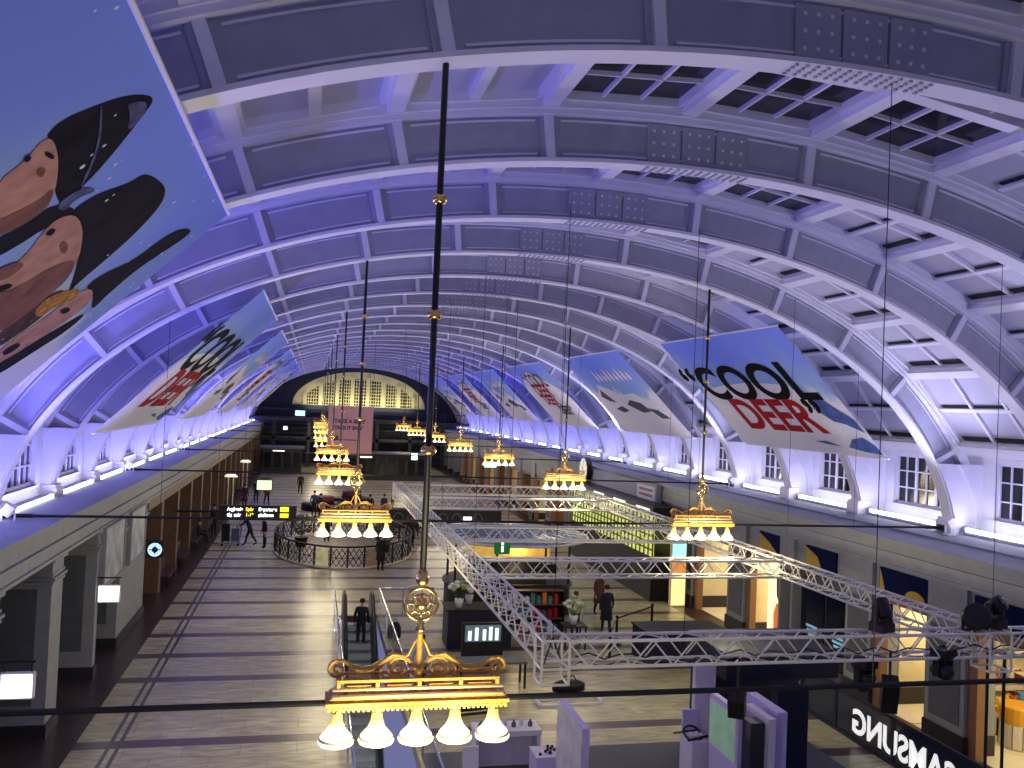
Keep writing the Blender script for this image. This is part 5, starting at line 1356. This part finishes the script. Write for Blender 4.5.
def person(lab, x, y, rz, pose='stand', H=1.74, top=(24,24,30), legs=(30,32,40), hair=(40,28,20), group=None, coat=False, lean=0.0, stride=0.0, z=0.0, arms='down'):
    k = H/1.74
    t = thing('person', lab, 'person', (x,y,z), rz, group)
    V = lambda *p: (p[0]*k, p[1]*k, p[2]*k)
    ly = -lean     # lean forward is toward -y (the person faces -y)
    hip, kn, an = (0.94, 0.50, 0.08) if pose != 'sit' else (0.50, 0.50, 0.08)
    hy = 0.0
    chest = V(0, ly*0.45, hip+0.40); nk = V(0, ly*0.62, hip+0.56); pel = V(0, hy, hip)
    head0 = V(0, ly*0.70-0.01, hip+0.63); head1 = V(0, ly*0.78-0.02, hip+0.72); head2 = V(0, ly*0.82-0.005, hip+0.79)
    ch = [([pel, V(0,ly*0.2,hip+0.2), chest, nk, head0, head1, head2], [0.15*k,0.135*k,0.15*k,0.062*k,0.062*k,0.088*k,0.072*k])]
    ends = []
    for s in (-1,1):
        st = stride*s
        if pose == 'sit': leg = [pel, V(s*0.10,-0.02,hip-0.02), V(s*0.12,-0.42,hip), V(s*0.12,-0.44,0.28), V(s*0.12,-0.44,0.08), V(s*0.12,-0.58,0.045)]
        else: leg = [pel, V(s*0.10,0,hip-0.06), V(s*0.105,-st*0.5-(0.02 if st else 0),kn), V(s*0.105,-st*0.62+max(0,-st)*0.35,kn-0.22), V(s*0.105,-st+max(0,-st)*0.15,an+ (0.07 if st<0 else 0)), V(s*0.12,-st-0.14,0.04)]
        ch.append((leg, [0.15*k,0.105*k,0.07*k,0.06*k,0.042*k,0.04*k]))
        sh = V(s*0.185, ly*0.5, hip+0.47)
        if arms == 'forward': el, wr, hd = V(s*0.22, ly*0.5-0.16, hip+0.24), V(s*0.17, ly*0.5-0.38, hip+0.14), V(s*0.165, ly*0.5-0.46, hip+0.13)
        else: el, wr, hd = V(s*0.245, ly*0.4+0.03+stride*s*0.3, hip+0.20), V(s*0.25, ly*0.35-0.07+stride*s*0.6, hip-0.03), V(s*0.25, ly*0.35-0.09+stride*s*0.65, hip-0.11)
        ch.append(([chest, sh, el, wr, hd], [0.15*k,0.068*k,0.05*k,0.034*k,0.036*k]))
        d = (Vector(hd)-Vector(wr)).normalized(); side = d.cross(Vector((s,0,0))).normalized()
        for q in range(4):
            o = side*(0.024*(q-1.5))*k; L = (0.075,0.085,0.08,0.062)[q]*k
            b = Vector(hd)+o; ch.append(([hd, tuple(b+d*0.035*k), tuple(b+d*L+Vector((-s*0.012,0,0))*k)], [0.036*k,0.011*k,0.009*k]))
        th_ = Vector(wr)+d*0.035*k+side*0.03*k; ch.append(([hd, tuple(th_), tuple(th_+d*0.04*k+side*0.025*k)], [0.036*k,0.013*k,0.010*k]))
    me = skin_mesh(ch)
    me.materials.append(cloth(top)); me.materials.append(cloth(legs)); me.materials.append(M_sk); me.materials.append(M_matt)
    for p in me.polygons:
        c = p.center/k
        if c.z > hip+0.55: mi = 2
        elif abs(c.x) > 0.15 and c.z < hip+0.02 and c.z > hip-0.30 and pose != 'sit' and arms == 'down': mi = 2 if c.z < hip-0.05 else 0
        elif arms == 'forward' and c.y < ly*0.5-0.34 and c.z > hip: mi = 2
        elif c.z < 0.10: mi = 3
        elif c.z < hip+0.03: mi = 1
        else: mi = 0
        p.material_index = mi; p.use_smooth = True
    me.name = 'body'
    b = bpy.data.objects.new('body', me); C.objects.link(b); b.parent = t
    hz = head1[2]; hyy = head1[1]
    # face details, hair
    a = MB(); a.lathe([(0.088,-0.03),(0.098,0.02),(0.092,0.07),(0.06,0.108),(0.01,0.118)],(0,0.012*k+hyy,hz),16); a.build('hair', cloth(hair), t, True).scale = (1,1,1)
    a = MB()
    for s in (-1,1): a.box(s*0.033-0.012,s*0.033+0.012,hyy-0.098,hyy-0.085,hz+0.002,hz+0.014)
    a.build('eyes', M_matt, t)
    a = MB(); a.add([(-0.014,hyy-0.085,hz-0.03),(0.014,hyy-0.085,hz-0.03),(0,hyy-0.115,hz-0.026),(0,hyy-0.085,hz+0.012)], [(0,1,2),(0,2,3),(1,3,2)]); a.box(-0.024,0.024,hyy-0.090,hyy-0.08,hz-0.056,hz-0.047)
    for s in (-1,1): a.box(s*0.088-0.01,s*0.088+0.01,hyy-0.015,hyy+0.02,hz-0.03,hz+0.02)
    a.build('face', M_sk, t)
    if coat:
        a = MB(); a.lathe([(0.235,hip-0.42),(0.215,hip-0.2),(0.185,hip),(0.175,hip+0.2),(0.19,hip+0.38),(0.17,hip+0.48),(0.08,hip+0.56)],(0,ly*0.3,0),18,sx=1.0,sy=0.78)
        o = a.build('coat', cloth(top), t, True)
    return t
def suitcase(lab, x, y, rz, c, w=0.42, h=0.62, d=0.26, z=0.0):
    t = thing('suitcase', lab, 'suitcase', (x,y,z), rz)
    MB().box(-w/2,w/2,-d/2,d/2,0.06,h).build('shell', cloth(c), t)
    a = MB()
    for q in range(5): a.box(-w/2+0.05+q*(w-0.1)/4-0.008,-w/2+0.05+q*(w-0.1)/4+0.008,-d/2-0.008,d/2+0.008,0.08,h-0.02)
    a.build('ribs', M_matt, t)
    a = MB(); a.tube([(-0.12,0.1,h),(-0.12,0.1,h+0.35),(0.12,0.1,h+0.35),(0.12,0.1,h)],0.012,6); a.build('handle', M_steel, t)
    for sx in (-1,1):
        a = MB(); a.tube([(sx*(w/2-0.05)-0.02,0,0.035),(sx*(w/2-0.05)+0.02,0,0.035)],0.035,10); a.build('wheel', M_matt, t)
person('person in black leaning forward to push a luggage trolley on the left', -8.72, 49.7, PI/2*0.95+PI, 'stand', 1.74, (18,18,22), (20,20,26), lean=0.42, stride=0.30, arms='forward')
t = thing('luggage_trolley', 'steel luggage trolley pushed by the leaning person', 'trolley', (-9.7,49.8,0), 0)
MB().box(-0.55,0.45,-0.3,0.3,0.14,0.18).build('deck', M_steel, t)
a = MB(); a.tube([(0.42,-0.28,0.16),(0.52,-0.28,1.0),(0.52,0.28,1.0),(0.42,0.28,0.16)],0.02,6); a.build('handle', M_steel, t)
for x in (-0.45,0.38):
    for y in (-0.25,0.25): MB().tube([(x,y-0.02,0.07),(x,y+0.02,0.07)],0.07,10).build('wheel', M_matt, t)
suitcase('black suitcase at the front of the luggage trolley', -10.0, 49.8, 0.1, (18,18,22), 0.42, 0.98, 0.34, 0.18)
suitcase('grey blue suitcase beside the black one on the trolley', -9.5, 49.8, 0.1, (104,112,140), 0.40, 0.72, 0.34, 0.18)
person('person in a long black coat standing right of the oval railing', 0.02, 49.3, 0.3, 'stand', 1.78, (20,20,24), (24,24,30), coat=True)
person('person in grey walking just behind the black coat by the left truss', 0.85, 53.4, 2.6, 'stand', 1.74, (120,118,122), (30,30,36), stride=0.22)
person('person in black standing at the front of the oval railing', -2.2, 42.6, 2.8, 'stand', 1.7, (16,16,20), (18,18,24), coat=True)
person('person in dark jacket standing inside the oval railing at its back', -4.6, 51.3, 0.2, 'stand', 1.7, (30,28,30), (26,26,30))
person('person in black leaning on the left side of the oval railing', -7.9, 48.9, -1.2, 'stand', 1.74, (22,20,24), (26,24,28), lean=0.12)
person('person in black riding down near the top of the escalator', -3.66, 32.05, 2.9, 'stand', 1.74, (16,16,20), (22,22,28), z=-0.72)
t = thing('holdall_bag', 'dark navy holdall bag standing on the floor right of the escalator', 'bag', (-2.62,30.6,0), 0)
MB().lathe([(0.2,0),(0.24,0.05),(0.23,0.35),(0.16,0.52),(0.05,0.56)],n=14,sy=0.7).build('body', cloth((24,30,50)), t, True)
MB().tube([(-0.12,0,0.5),(-0.08,0,0.62),(0.08,0,0.62),(0.12,0,0.5)],0.015,6).build('handle', M_matt, t)
person('person with dark hair and pale top behind the chandelier scrolls', -2.45, 24.6, 3.1, 'stand', 1.68, (150,156,170), (40,46,70), hair=(20,16,14))
person('person in a navy coat walking among queue posts behind the near truss', 5.13, 30.7, 3.0, 'stand', 1.76, (26,30,50), (30,30,38), coat=True, stride=0.16)
person('person in a brown coat walking just behind the navy coat', 5.75, 33.4, 0.2, 'stand', 1.66, (92,60,48), (40,34,34), coat=True, stride=0.14)
person('person in dark trousers seen between the second and third cross truss', 4.55, 36.4, 0.4, 'stand', 1.74, (34,32,36), (22,22,26), stride=0.2)
person('person in a pale top standing by the small dark table', 3.75, 30.1, 0.1, 'stand', 1.66, (205,196,160), (22,24,30), hair=(90,60,40))
person('person in a red jacket walking far down the left side', -8.75, 68.0, 0.4, 'stand', 1.74, (150,30,38), (34,30,34), stride=0.2)
person('person in black beside the red jacket far down the left side', -9.6, 69.5, 0.2, 'stand', 1.76, (18,18,22), (20,20,26))
person('person in dark clothes standing under the pale green sign', -10.2, 66.0, 0.5, 'stand', 1.74, (40,26,28), (26,22,26), coat=True)
person('person in black far away in the middle of the striped floor', -6.4, 76.0, 0.1, 'stand', 1.76, (20,20,24), (22,22,28), stride=0.2)
person('person in grey blue with a backpack far down the floor', -5.3, 62.0, 2.9, 'stand', 1.76, (70,80,104), (28,28,34))
person('person in black near the lamps by the left oak wall', -11.0, 53.5, 0.8, 'stand', 1.76, (18,18,22), (22,20,24))
person('person in black sitting on the bench under the departure board arm', -11.45, 50.5, PI/2, 'sit', 1.7, (22,20,22), (26,24,28), z=0.0)
for i,(x,y,c) in enumerate(((-1.6,60.5,(26,26,30)),(-0.6,61.0,(60,50,44)),(-2.2,63.0,(20,22,34)),(0.2,63.5,(90,84,80)),(-4.9,60.5,(40,30,30)))):
    person('%s standing in the group beyond the oval railing' % ('person in black','person in brown','person in navy','person in pale grey','person in dark brown')[i].replace('standing','') , x, y, 0.5*i, 'stand', 1.74, c, (26,26,30), group='people beyond the oval railing')
